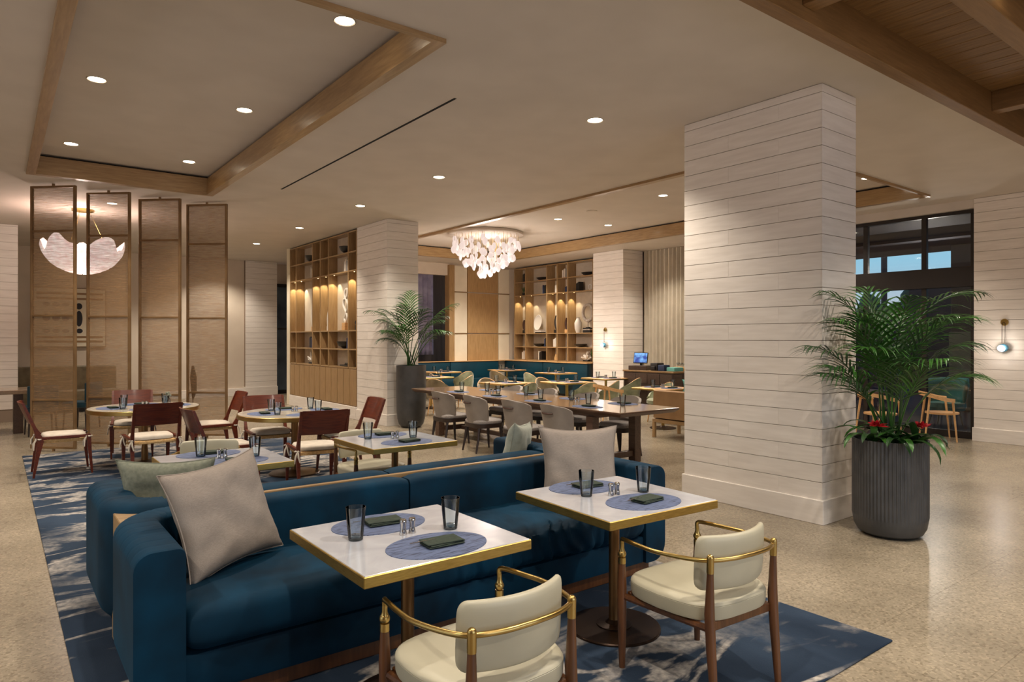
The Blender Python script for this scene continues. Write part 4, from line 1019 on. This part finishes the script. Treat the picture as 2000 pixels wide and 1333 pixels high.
place(fin(.36, .11, .04, M['white'], M['white'], lambda f: 1 - f * .9), (5.97, 14.56, 1.826), 0, 'white fin sculpture on a block in the left bookcase')
o = ring_sculpt(M['white'], .09, .018, .38)(); place(o, (5.97, 16.5, 1.826), 0, 'small white looped sculpture in the narrow left bay of the left bookcase')
place(fin(.1, .05, .05, M['bowl']), (5.97, 13.06, 1.826), 0, 'small dark ornament in the rightmost bay of the left bookcase')
def coral(seed, s_=1):
    rnd = random.Random(seed); mb = MB()
    for i in range(16):
        a = rnd.uniform(0, 6.28); e_ = rnd.uniform(.1, 1.3); L = rnd.uniform(.08, .16) * s_
        v = Vector((cos(a) * cos(e_) * .6, sin(a) * cos(e_), sin(e_))) * L
        mb.tube([(0, 0, .05), tuple(v * .6 + Vector((0, 0, .06))), tuple(v * 1.2 + Vector((0, 0, .06)))], [.03 * s_, .026 * s_, .012 * s_], 6)
    return mb
def coralthing(seed, s_):
    t = thing('shell_ornament', '', 'ornament'); coral(seed, s_).build('shell', M['white'], t); B(-.06, .06, -.09, .09, 0, .03, b=.003).build('base', M['black'], t); return t
place(coralthing(2, 1.2), (5.97, 15.6, 1.056), 0, 'white shell ornament on a black base at the bottom of the left bookcase')
place(coralthing(4, 1.5), (13.26, 13.9, 1.006), 0, 'white coral ornament at the bottom right of the far bookcase')
tag(MB().lathe([(.02, 0), (.022, .2), (.002, .2)], (5.97, 14.95, 1.056), 12).build('white_candle', M['white']), 'slim white candle on the bottom shelf of the left bookcase', 'candle')
tag(MB().lathe([(.03, 0), (.04, .04), (.02, .1), (.03, .14)], (5.97, 14.95, 1.436), 12).build('dark_vase', M['bowl']), 'small dark vase on the second shelf of the left bookcase', 'vase')
tag(MB().lathe([(.03, 0), (.045, .03), (.02, .07)], (5.97, 16.5, 1.436), 12).build('pink_pot', flat('pink', (200, 160, 150), .6)), 'small pink pot in the narrow left bay of the left bookcase', 'pot')
tag(MB().box(5.9, 6.06, 13.45, 13.85, 1.056, 1.09, b=.008).box(5.93, 6.03, 13.5, 13.66, 1.09, 1.13, b=.01).build('dark_tray', M['bowl']), 'dark low tray on the bottom shelf of the left bookcase', 'tray')
def shelfplant(seed, s_=1):
    t = thing('shelf_plant', '', 'plant'); MB().lathe([(.04, 0), (.05, .02), (.055, .09), (.045, .09)], n=14).build('pot', M['bowl'], t)
    rnd = random.Random(seed); mb = MB()
    for i in range(22):
        a = rnd.uniform(0, 6.28); L = rnd.uniform(.1, .24) * s_; r_ = rnd.uniform(.02, .1); wv = .012
        p0 = Vector((0, 0, .08)); p1 = Vector((r_ * .5 * cos(a), r_ * .5 * sin(a), .08 + L * .6)); p2 = Vector((r_ * cos(a), r_ * sin(a), .08 + L)); s1 = Vector((-sin(a), cos(a), 0)) * wv
        mb.add([p0, p1 + s1, p2, p1 - s1], [(0, 1, 2, 3)])
    mb.build('foliage', M['leaf'], t); return t
place(shelfplant(1, 1.3), (5.97, 13.06, 1.056), 0, 'green trailing plant in the rightmost bay of the left bookcase')
place(shelfplant(2), (13.26, 16.75, 3.006), 0, 'green plant in the narrow left bay of the far bookcase')
place(shelfplant(3, 1.3), (13.26, 13.65, 1.006), 0, 'green plant at the bottom right of the far bookcase')
# far bookcase contents
def tray_(): return tag(MB().lathe([(.05, 0), (.16, .03), (.24, .09), (.23, .09), (.15, .045), (.01, .03)], n=24).xf(Matrix.Diagonal((.55, 1, 1, 1))).build('dish', M['bowl']), cat='dish')
stamp('dish', tray_, (13.26, 15.85, 3.426), 0, 'black oval dish on the top shelf of the far bookcase, left'); stamp('dish', tray_, (13.26, 13.85, 3.426), 0, 'black oval dish on the top shelf of the far bookcase, right')
stamp('dish', tray_, (13.26, 14.15, 1.406), 0, 'black oval dish on the lower right shelf of the far bookcase'); stamp('dish', tray_, (13.26, 16.0, 1.406), 0, 'dark oval dish on the lower left shelf of the far bookcase')
books(13.16, 15.55, 2.99, 'kknng', 'below the far bookcase left dish'); books(13.16, 15.02, 2.99, 'www', 'in the far bookcase middle bay')
books(13.16, 14.7, 3.41, 'wgw', 'on the top shelf of the far bookcase'); books(13.16, 14.1, 2.99, 'kkk', 'below the far bookcase right dish'); books(13.16, 16.6, 3.41, 'kk', 'in the top left corner of the far bookcase')
books(13.16, 15.1, 1.39, 'www', 'low in the far bookcase middle bay'); books(13.16, 15.75, .99, 'kkkw', 'at the bottom of the far bookcase'); books(13.16, 16.6, .99, 'wgw', 'at the bottom left of the far bookcase')
books(13.16, 15.55, 1.39, 'kb', 'beside the lower left dish of the far bookcase'); books(13.16, 14.6, 2.99, 'nn', 'in the narrow right bay of the far bookcase', .16, .05)
def stack(cols, label):
    t = thing('book_stack', label, 'books')
    for i, c_ in enumerate(cols): B(-.09, .09, -.15 + .01 * i, .15, i * .035, i * .035 + .033, b=.003).build('book', bc_[c_], t)
    return t
stack('kwg', 'low stack of books under the white oval plate').location = (13.27, 15.95, 1.816)
stack('kkgk', 'stack of books under the stone ring sculpture').location = (13.27, 13.82, 1.816)
o = MB().lathe([(.02, 0), (.2, .0), (.23, .025), (.22, .03), (.18, .012), (.02, .012)], n=28)
o.xf(Matrix.Translation((13.25, 16.02, 2.14)) @ Matrix.Rotation(-pi / 2 + .15, 4, 'Y') @ Matrix.Diagonal((.24 / .23, .8, 1, 1))); tag(o.build('oval_plate', M['white']), 'white oval plate standing on books in the far bookcase', 'plate')
o = ring_sculpt(M['stoneg'], .2, .045, .62, .02, M['black'])(); place(o, (13.27, 13.85, 1.957), 0, 'grey stone ring sculpture on books in the far bookcase')
tag(MB().lathe([(.06, 0), (.1, .12), (.11, .28), (.06, .38), (.04, .42), (.055, .44), (.04, .44)], (13.24, 14.22, 1.816), 20).build('white_vase', M['white']), 'white vase beside the stone ring in the far bookcase', 'vase')
place(fin(.42, .03, .02, M['black'], M['black']), (13.26, 15.2, 1.816), 0, 'slim black sculpture in the narrow middle bay of the far bookcase')
place(fin(.32, .05, .04, M['handle'], M['black']), (13.26, 16.7, 1.816), 0, 'dark brown sculpture in the left narrow bay of the far bookcase')
place(fin(.34, .04, .03, M['handle'], M['lightwood']), (13.26, 14.72, 1.816), 0, 'brown carved ornament in the narrow right bay of the far bookcase')
tag(MB().lathe([(.05, 0), (.06, .06), (.03, .16), (.035, .18)], (13.26, 15.2, 1.006), 14).build('tan_vase', M['rope']), 'tan vase at the bottom of the far bookcase', 'vase')
tag(MB().tube([(13.26, 13.75 + .07 * cos(a), 3.1 + .07 * sin(a)) for a in [2 * pi * k / 20 for k in range(21)]], .014, 6, cap=False).build('ring_ornament', M['white']), 'small white ring ornament on the upper right of the far bookcase', 'ornament')

# ------------------------------------------------------------------ sideboard with till
t = thing('sideboard', 'dark wooden sideboard with stone top before the curtain', 'sideboard', (11.78, 10.08, 0))
B(-.31, .31, -.71, .71, .06, .90, b=.005).build('carcass', M['darkwood'], t); B(-.33, .33, -.73, .73, .90, .935, b=.004).build('top', M['bronzed'], t); B(-.28, .28, -.68, .68, 0, .06).build('plinth', M['black'], t)
for k in range(4):
    for z0, z1 in ((.09, .62), (.64, .87)): B(-.322, -.31, -.69 + k * .348, -.69 + (k + 1) * .348 - .012, z0, z1, b=.003).build('door' if z0 < .3 else 'drawer', M['darkwood'], t)
for k in range(2): B(-.29 + k * .3, -.01 + k * .3, -.722, -.71, .09, .87, b=.003).build('side_panel', M['darkwood'], t)
t = thing('cash_register', 'dark cash drawer with touch screen on the sideboard', 'register', (11.72, 10.50, .935), .35)
B(-.2, .2, -.22, .22, 0, .1, b=.006).build('cash_drawer', M['darkwood'], t)
scr = Matrix.Translation((.0, 0, .27)) @ Matrix.Rotation(.25, 4, 'Y'); B(-.015, .015, -.17, .17, -.125, .125, b=.006, M=scr).build('monitor', M['black'], t)
def screenmat():
    m, nt, b = nodemat('screen_image'); co = coords(nt, (1, 5, 8)); n = N(nt, 'ShaderNodeTexNoise'); n.inputs['Scale'].default_value = 1.2; n.inputs['Detail'].default_value = 3; nt.links.new(co, n.inputs['Vector'])
    r = N(nt, 'ShaderNodeValToRGB'); r.color_ramp.elements[0].position = .4; r.color_ramp.elements[1].position = .6; r.color_ramp.elements[0].color = (*lin((20, 60, 150)), 1); r.color_ramp.elements[1].color = (*lin((120, 180, 240)), 1)
    nt.links.new(n.outputs['Fac'], r.inputs[0]); nt.links.new(r.outputs[0], b.inputs['Emission Color']); b.inputs['Emission Strength'].default_value = .9; b.inputs['Base Color'].default_value = (0, 0, 0, 1); return m
B(-.018, -.0155, -.155, .155, -.11, .11, M=scr).build('display', screenmat(), t); MB().tube([(.02, 0, .1), (.03, 0, .22)], .03, 8).build('stand', M['black'], t)
t = thing('receipt_printer', 'black receipt printer and card terminal beside the touch screen', 'printer', (11.72, 10.02, .935)); B(-.12, .12, -.1, .1, 0, .17, b=.02, seg=2).build('body', M['black'], t); B(-.16, -.12, -.06, .06, .02, .1, b=.008).build('keypad', M['black'], t)
tag(B(11.55, 11.75, 9.68, 9.86, .936, 1.07, b=.02, seg=2).build('folded_cloth', M['navy']), 'folded navy cloth on the sideboard', 'cloth')
tag(B(11.6, 11.9, 9.44, 9.66, .936, 1.02, b=.01).build('green_box', M['aqua']), 'green box on the sideboard next to the navy cloth', 'box')
t = thing('serving_tray', 'wooden tray box at the right end of the sideboard', 'tray', (12.0, 9.55, .936)); B(-.1, .1, -.16, .16, 0, .09, b=.004).build('body', M['lightwood'], t)
for i in range(4):
    def cup(): return tag(MB().lathe([(.012, 0), (.012, .002), (.003, .004), (.003, .03), (.025, .05), (.028, .09), (.026, .09), (.022, .05)], n=12, cap=False).build('stemmed_glass', M['glass']), cat='glass')
    stamp('cup', cup, (12.0, 9.43 + i * .08, 1.027), 0, ['rightmost', 'second from right', 'second from left', 'leftmost'][i] + ' small stemmed glass on the wooden tray', 'stemmed glasses on the sideboard tray')

# ------------------------------------------------------------------ wall sconces
def sconce():
    t = thing('wall_lamp', '', 'lamp')
    MB().lathe([(.05, 0), (.055, .01), (.045, .025), (.01, .03)], n=24).xf(Matrix.Rotation(-pi / 2, 4, 'Y')).build('backplate', M['brass'], t)
    for dy in (-.02, .02): MB().tube([(-.03, dy * .3, 0), (-.05, dy, -.02), (-.055, dy, -.32)], .004, 6).build('cord', M['bronzebase'], t)
    MB().sphere((-.07, 0, -.40), .075, 12, (.8, 1, .85)).build('glass_shade', M['sconceblue'], t)
    MB().sphere((-.088, .01, -.405), .062, 12, (.9, 1, .85)).build('bulb', M['sconce'], t)
    return t
stamp('sc', sconce, (12.528, 3.73, 1.90), 0, 'brass wall lamp with a blue white glass on the right wall')
stamp('sc', sconce, (12.56, 12.46, 1.88), 0, 'brass wall lamp with a glass globe on the far boarded column')
for p in ((12.35, 3.73, 1.5), (12.38, 12.46, 1.48)):
    d = bpy.data.lights.new('sconce_lamp', 'POINT'); d.energy = 3; d.color = (1, .9, .8); d.shadow_soft_size = .05; o = bpy.data.objects.new('sconce_lamp', d); C.objects.link(o); o.location = p

# ------------------------------------------------------------------ chandeliers
def petal_mesh():
    n = 8; mb = MB(); rings = []
    for i in range(7):
        f = i / 6; r_ = .068 * sin(pi * (.12 + .80 * f)) ** .8
        rings.append([(r_ * cos(a) * (1 + .15 * sin(3 * a + i)), r_ * sin(a) * .55, -.15 * f) for a in [2 * pi * k / n for k in range(n)]])
    return mb.loft(rings).mesh('petal', M['petal'], True, 25)
t = thing('petal_chandelier', 'wide chandelier of glowing glass petals on a pale disc over the dining room', 'chandelier', (9.22, 13.1, 0))
MB().lathe([(.86, 4.148), (.88, 4.14), (.88, 4.09), (.86, 4.08), (.01, 4.08)], n=48).build('ceiling_disc', M['ceil'], t)
pm = petal_mesh(); rnd = random.Random(11); k = 0
for ring, (cnt, r_, zz) in enumerate(((26, .78, 3.78), (22, .62, 3.62), (17, .46, 3.48), (12, .30, 3.35), (7, .16, 3.24), (1, 0, 3.2), (14, .7, 3.9))):
    for i in range(cnt):
        a = 2 * pi * i / cnt + ring * .3 + rnd.uniform(-.06, .06); rr = r_ + rnd.uniform(-.05, .05); z = zz + rnd.uniform(-.07, .09); x, y = rr * cos(a), rr * sin(a)
        o = bpy.data.objects.new('glass_petal', pm); C.objects.link(o); o.parent = t; o.location = (x, y, z + .08); o.rotation_euler = (rnd.uniform(-.15, .15), rnd.uniform(-.15, .15), rnd.uniform(0, 6.28)); s_ = rnd.uniform(.9, 1.3); o.scale = (s_, s_, s_)
        if k % 1 == 0: r2 = MB().tube([(x, y, z + .07), (x, y, 4.08)], .004, 4); r2.build('rod', M['brass'], t)
        k += 1
def plight(loc, e_, r_=.3, c_=(1, .86, .76)):
    d = bpy.data.lights.new('lamp', 'POINT'); d.energy = e_; d.color = c_; d.shadow_soft_size = r_; o = bpy.data.objects.new('lamp', d); C.objects.link(o); o.location = loc
plight((9.22, 13.1, 2.95), 130, .3); plight((9.4, 13.1, 3.9), 14, .3)
t = thing('shell_chandelier', 'heart shaped white shell chandelier glowing behind the mesh screens', 'chandelier', (1.22, 13.95, 0))
MB().lathe([(.17, 3.9), (.17, 3.87), (.01, 3.86)], n=28).build('canopy', M['brass'], t)
for a in (0, 2.1, 4.2): MB().tube([(.1 * cos(a), .1 * sin(a), 3.87), (.3 * cos(a), .3 * sin(a), 3.4)], .003, 4).build('cable', M['brass'], t)
mb = MB(); rings = []; shell = noisemat('shell_glow', (236, 200, 196), (255, 244, 236), 14, 4, .6)
bs = shell.node_tree.nodes['Principled BSDF']; rp = [n_ for n_ in shell.node_tree.nodes if n_.type == 'VALTORGB'][0]; shell.node_tree.links.new(rp.outputs[0], bs.inputs['Emission Color']); bs.inputs['Emission Strength'].default_value = 1.1
lobes = 5; 
for i in range(15):
    f = i / 14; ring = []
    for k in range(60):
        a = 2 * pi * k / 60; top = 1 + .22 * sin(lobes * a + .6) * f ** 1.5 + .04 * sin(13 * a) * f
        r_ = (.06 + .56 * sin(f * pi / 2) ** .9) * (1 + .08 * sin(lobes * a + .6) * f) * (1.0 if f < .95 else .97); z = 2.78 + .50 * (f ** 1.5) * top + .012 * sin(17 * a + i)
        ring.append((r_ * cos(a), r_ * sin(a), z))
    rings.append(ring)
MB().loft(rings, cap=False).build('shell', shell, t, ang=20); plight((1.22, 13.95, 3.45), 40, .2); plight((1.22, 13.95, 2.5), 12, .2)

# ------------------------------------------------------------------ left far corner: artwork, booth, table
t = thing('framed_artwork', 'large cream artwork with dark and olive stone shapes on the far left wall', 'artwork', (0, 20.2, 0))
B(.75, 2.25, -.03, .04, 1.45, 2.9, b=.004).build('canvas', M['panelw'], t); B(.73, 2.27, -.02, .045, 1.43, 2.92, b=.003).build('frame', M['bronzed'], t)
for i, (x, z, a, b_) in enumerate(((1.68, 2.46, .07, .08), (1.68, 2.15, .075, .2), (1.69, 1.84, .07, .06))): MB().sphere((x, -.032, z), 1, 12, (a, .006, b_)).build('dark_shape', M['outd'], t)
for i in range(3):
    for j in range(3): MB().sphere((1.0 + i * .2, -.032, 2.5 - j * .33), 1, 8, (.08, .006, .09 if j % 2 else .05)).build('grey_shape', M['stoneg'], t)
for z in (2.75, 2.62, 1.66, 1.55):
    B(.8, 2.2, -.036, -.03, z, z + .05, b=.002).build('stripe', M['tanlea'], t)
t = thing('booth_sofa', 'olive brown booth sofa under the artwork at the far left', 'sofa', (.4, 17.1, 0))
B(-1.6, 1.9, 1.4, 1.7, .2, 1.02, b=.06, seg=3).build('backrest', M['brownv'], t); B(-1.6, 1.9, .8, 1.4, .15, .48, b=.04, seg=2).build('seat', M['brownv'], t); B(-1.55, 1.85, .9, 1.6, 0, .15).build('plinth', M['black'], t)
t = thing('trestle_table', 'heavy brown wooden table at the left edge behind the mesh screens', 'table', (.1, 14.8, 0))
B(-1.3, .62, -.45, .45, .69, .76, b=.006).build('tabletop', M['tabletop'], t)
for x in (-1.1, .22): B(x - .07, x + .07, -.3, .3, 0, .69, b=.005).build('leg', M['tabledark'], t)
def tealchair():
    t = thing('teal_chair', '', 'chair'); B(-.22, .22, -.22, .22, .4, .5, b=.03, seg=2).build('seat', M['teal2'], t); B(-.22, .22, -.26, -.2, .5, .85, b=.02, seg=2).build('backrest', M['teal2'], t)
    for x in (-.18, .18):
        for y in (-.2, .18): MB().tube([(x, y, .42), (x * 1.1, y * 1.1, 0)], [.018, .012], 7).build('leg', M['darkleg'], t)
    return t
stamp('tc', tealchair, (.62, 14.1, 0), .1, 'teal chair half hidden behind the leftmost mesh screen'); stamp('tc', tealchair, (1.25, 14.6, 0), .9, 'teal chair seen between the two left mesh screens')
t = thing('slim_sculpture', 'tall slim black sculpture between the third and fourth mesh screens', 'sculpture', (3.05, 14.2, 0))
MB().tube([(0, 0, .02), (0, 0, .45), (.02, 0, .62), (.01, 0, .9), (.0, 0, 1.12)], [.008, .01, .05, .06, .02], 10).build('form', M['black'], t); MB().lathe([(.12, 0), (.12, .02), (.01, .025)], n=20).build('base', M['black'], t)

# ------------------------------------------------------------------ planters and palms
def frond(L, az, el, droop, leaf=.27, rnd=None, start=.35, base=(0, 0, 0), mat='leaf', width=.017, nl=26):
    """one palm frond: rachis + leaflets in a single mesh"""
    mb = MB(); P = []; T_ = []
    p = Vector(base); n = 26; a = el
    for i in range(n + 1):
        f = i / n; P.append(p.copy()); ang = el - droop * f ** 2.4
        d_ = Vector((cos(az) * cos(ang), sin(az) * cos(ang), sin(ang))); T_.append(d_); p = p + d_ * (L / n)
    mb.tube(P, [.008 * (1 - .8 * i / n) + .0012 for i in range(n + 1)], 5)
    for i in range(nl):
        f = start + (1 - start) * (i / (nl - 1)); k = min(n - 1, int(f * n)); fr = f * n - k
        q = P[k].lerp(P[min(n, k + 1)], fr); t_ = T_[k]
        side = t_.cross(Vector((0, 0, 1))); side.normalize(); up = side.cross(t_)
        ll = leaf * (sin(pi * (.18 + .80 * (f - start) / (1 - start))) ** .7) 
        for sg in (-1, 1):
            jit = rnd.uniform(-.15, .15); ll2 = ll * rnd.uniform(.88, 1.08)
            fw = .75 + .9 * (f - start); dirv = (side * sg * .85 + t_ * (fw + .3 + jit) + up * rnd.uniform(.05, .3)).normalized()
            nrm = dirv.cross(t_).normalized(); wv = dirv.cross(nrm).normalized() * width * .5
            pts_ = []; pp = q.copy(); dd = dirv.copy()
            for s_ in range(6):
                pts_.append((pp.copy(), (.35, .95, 1, .8, .5, .04)[s_])); dd = (dd + Vector((0, 0, -.12 - .07 * s_))).normalized(); pp = pp + dd * (ll2 / 5)
            vs = []; fs = []
            for (c_, wd_) in pts_: vs += [c_ + wv * wd_, c_ + nrm * .003 * wd_, c_ - wv * wd_]
            for s_ in range(5):
                b0 = s_ * 3; fs += [(b0, b0 + 3, b0 + 4, b0 + 1), (b0 + 1, b0 + 4, b0 + 5, b0 + 2)]
            mb.add(vs, fs)
    return mb
CR = -.6522   # azimuth of the camera's right-hand direction
def palm(t, base_z, fr, seed, leaf=.27, nl=26, width=.017):
    rnd = random.Random(seed)
    for (az, L, el, dr) in fr:
        bx, by = rnd.uniform(-.07, .07), rnd.uniform(-.07, .07)
        frond(L, az + CR, el, dr, leaf, rnd, .46, (bx, by, base_z), nl=nl, width=width).build('frond', M['leaf'] if rnd.random() < .6 else M['leafd'], t, smooth=False)
t = thing('palm_planter', 'tall ribbed charcoal planter with a palm and red bromeliads right of the wide column', 'planter', (5.99, 2.60, 0))
H_ = .80
ribs = MB(); n = 256; rows = []
for r_, z, rip in ((.16, .0, 0), (.20, .004, 0), (.245, .03, 0), (.272, .08, 0), (.283, .15, .0), (.284, .17, .011), (.284, .4, .011), (.284, H_ - .03, .011), (.286, H_, .003), (.27, H_, 0), (.268, H_ - .05, 0)):
    rows.append([((r_ * (1 + (rip if k % 4 < 2 else -rip))) * cos(2 * pi * k / n), (r_ * (1 + (rip if k % 4 < 2 else -rip))) * sin(2 * pi * k / n), z) for k in range(n)])
ribs.loft(rows, cap=False).add([(.16 * cos(2 * pi * k / 24), .16 * sin(2 * pi * k / 24), 0) for k in range(24)], [tuple(range(24))]); ribs.build('pot', M['planter'], t, ang=25)
MB().lathe([(.268, H_ - .055), (.2, H_ - .045), (.01, H_ - .04)], n=32).build('soil', M['soil'], t)
fr1 = [(.02, 1.85, 1.46, 1.75), (.25, 1.5, 1.48, 1.6), (pi - .1, 1.6, 1.56, 1.3), (pi + .3, 1.4, 1.42, 1.35), (pi + .15, 1.25, 1.18, 1.2), (pi + .6, 1.35, 1.52, 1.2), (-.25, 1.45, 1.45, 1.5),
       (-1.2, 1.35, 1.48, 1.3), (-1.8, 1.5, 1.5, 1.2), (-2.3, 1.2, 1.3, 1.4), (-.7, 1.2, 1.35, 1.4), (pi + .25, 1.05, .98, 1.0), (1.7, 1.45, 1.54, .45), (2.3, 1.25, 1.54, .4), (1.2, 1.35, 1.5, .9),
       (-1.5, 1.1, 1.2, 1.2), (-2.7, 1.05, 1.1, 1.1), (-.5, .95, 1.15, 1.3), (-2.0, .95, 1.25, 1.0)]
palm(t, H_ - .05, [(a, L * .93, e_, d_) for a, L, e_, d_ in fr1], 21, .46, 15, .020)
def strap(L, az, el, droop, w_, base, mat, t, nm='bromeliad_leaf'):
    mb = MB(); p = Vector(base); n = 9; vs = []; fs = []
    for i in range(n + 1):
        f = i / n; ang = el - droop * f ** 1.3; d_ = Vector((cos(az) * cos(ang), sin(az) * cos(ang), sin(ang))); s1 = Vector((-sin(az), cos(az), 0)) * w_ * .5 * (sin(pi * (.12 + .86 * f)) ** .6 if f < 1 else .05)
        up = Vector((0, 0, 1)) * .008; vs += [p + s1 + up, p, p - s1 + up]; p = p + d_ * (L / n)
    for i in range(n): b0 = i * 3; fs += [(b0, b0 + 3, b0 + 4, b0 + 1), (b0 + 1, b0 + 4, b0 + 5, b0 + 2)]
    mb.add(vs, fs).build(nm, mat, t)
rnd = random.Random(9)
for cx, cy in ((-.17, -.06), (.14, -.14), (.02, .16), (-.03, -.18)):
    px_ = cx * cos(CR) - cy * sin(CR); py_ = cx * sin(CR) + cy * cos(CR)
    for i in range(11):
        a = 2 * pi * i / 11 + rnd.uniform(-.2, .2); strap(rnd.uniform(.28, .46), a, rnd.uniform(.6, 1.15), rnd.uniform(1.6, 2.5), .055, (px_, py_, H_ - .04), M['leaf'] if i % 2 else M['leafd'], t)
for nm, (cx, cy) in zip('ab', ((-.18, -.13), (.15, -.19))):
    px_ = cx * cos(CR) - cy * sin(CR); py_ = cx * sin(CR) + cy * cos(CR); mb = MB()
    for i in range(46):
        a = rnd.uniform(0, 6.28); e_ = rnd.uniform(.0, 1.4); v = Vector((cos(a) * cos(e_), sin(a) * cos(e_), sin(e_) * .6)) * rnd.uniform(.06, .10); c_ = Vector((px_, py_, H_ + .12)); sd = Vector((-sin(a), cos(a), 0)) * .015
        mb.add([c_, c_ + v * .6 + sd, c_ + v, c_ + v * .6 - sd, c_ + v * .6 + Vector((0, 0, .01))], [(0, 1, 4), (1, 2, 4), (2, 3, 4), (3, 0, 4)])
    mb.build('red_flower', M['red'], t)
t = thing('palm_planter', 'tall smooth charcoal planter with a palm before the far white column', 'planter', (6.16, 11.16, 0))
MB().lathe([(.14, 0), (.18, .01), (.225, .06), (.255, .16), (.27, .3), (.275, .6), (.275, 1.15), (.262, 1.15), (.26, 1.1), (.01, 1.1)], n=44).build('pot', M['planter'], t)
fr2 = [(.0, 1.55, 1.25, 1.1), (.15, 1.3, 1.35, 1.5), (pi, 1.5, 1.32, 1.6), (pi + .2, 1.2, 1.35, 1.5), (1.5, 1.45, 1.52, .3), (-1.6, 1.4, 1.45, 1.3), (pi + .5, 1.3, 1.45, 1.3), (-.8, 1.3, 1.42, 1.2), (-.4, 1.05, 1.2, 1.5), (-2.4, 1.0, 1.25, 1.5), (pi + .3, .9, 1.15, 1.7), (-.1, 1.05, 1.1, 1.3), (-.25, 1.2, 1.3, 1.4), (pi - .1, 1.0, 1.2, 1.4), (-1.9, 1.0, 1.3, 1.2)]
palm(t, 1.1, fr2, 33, .40, 15, .023)
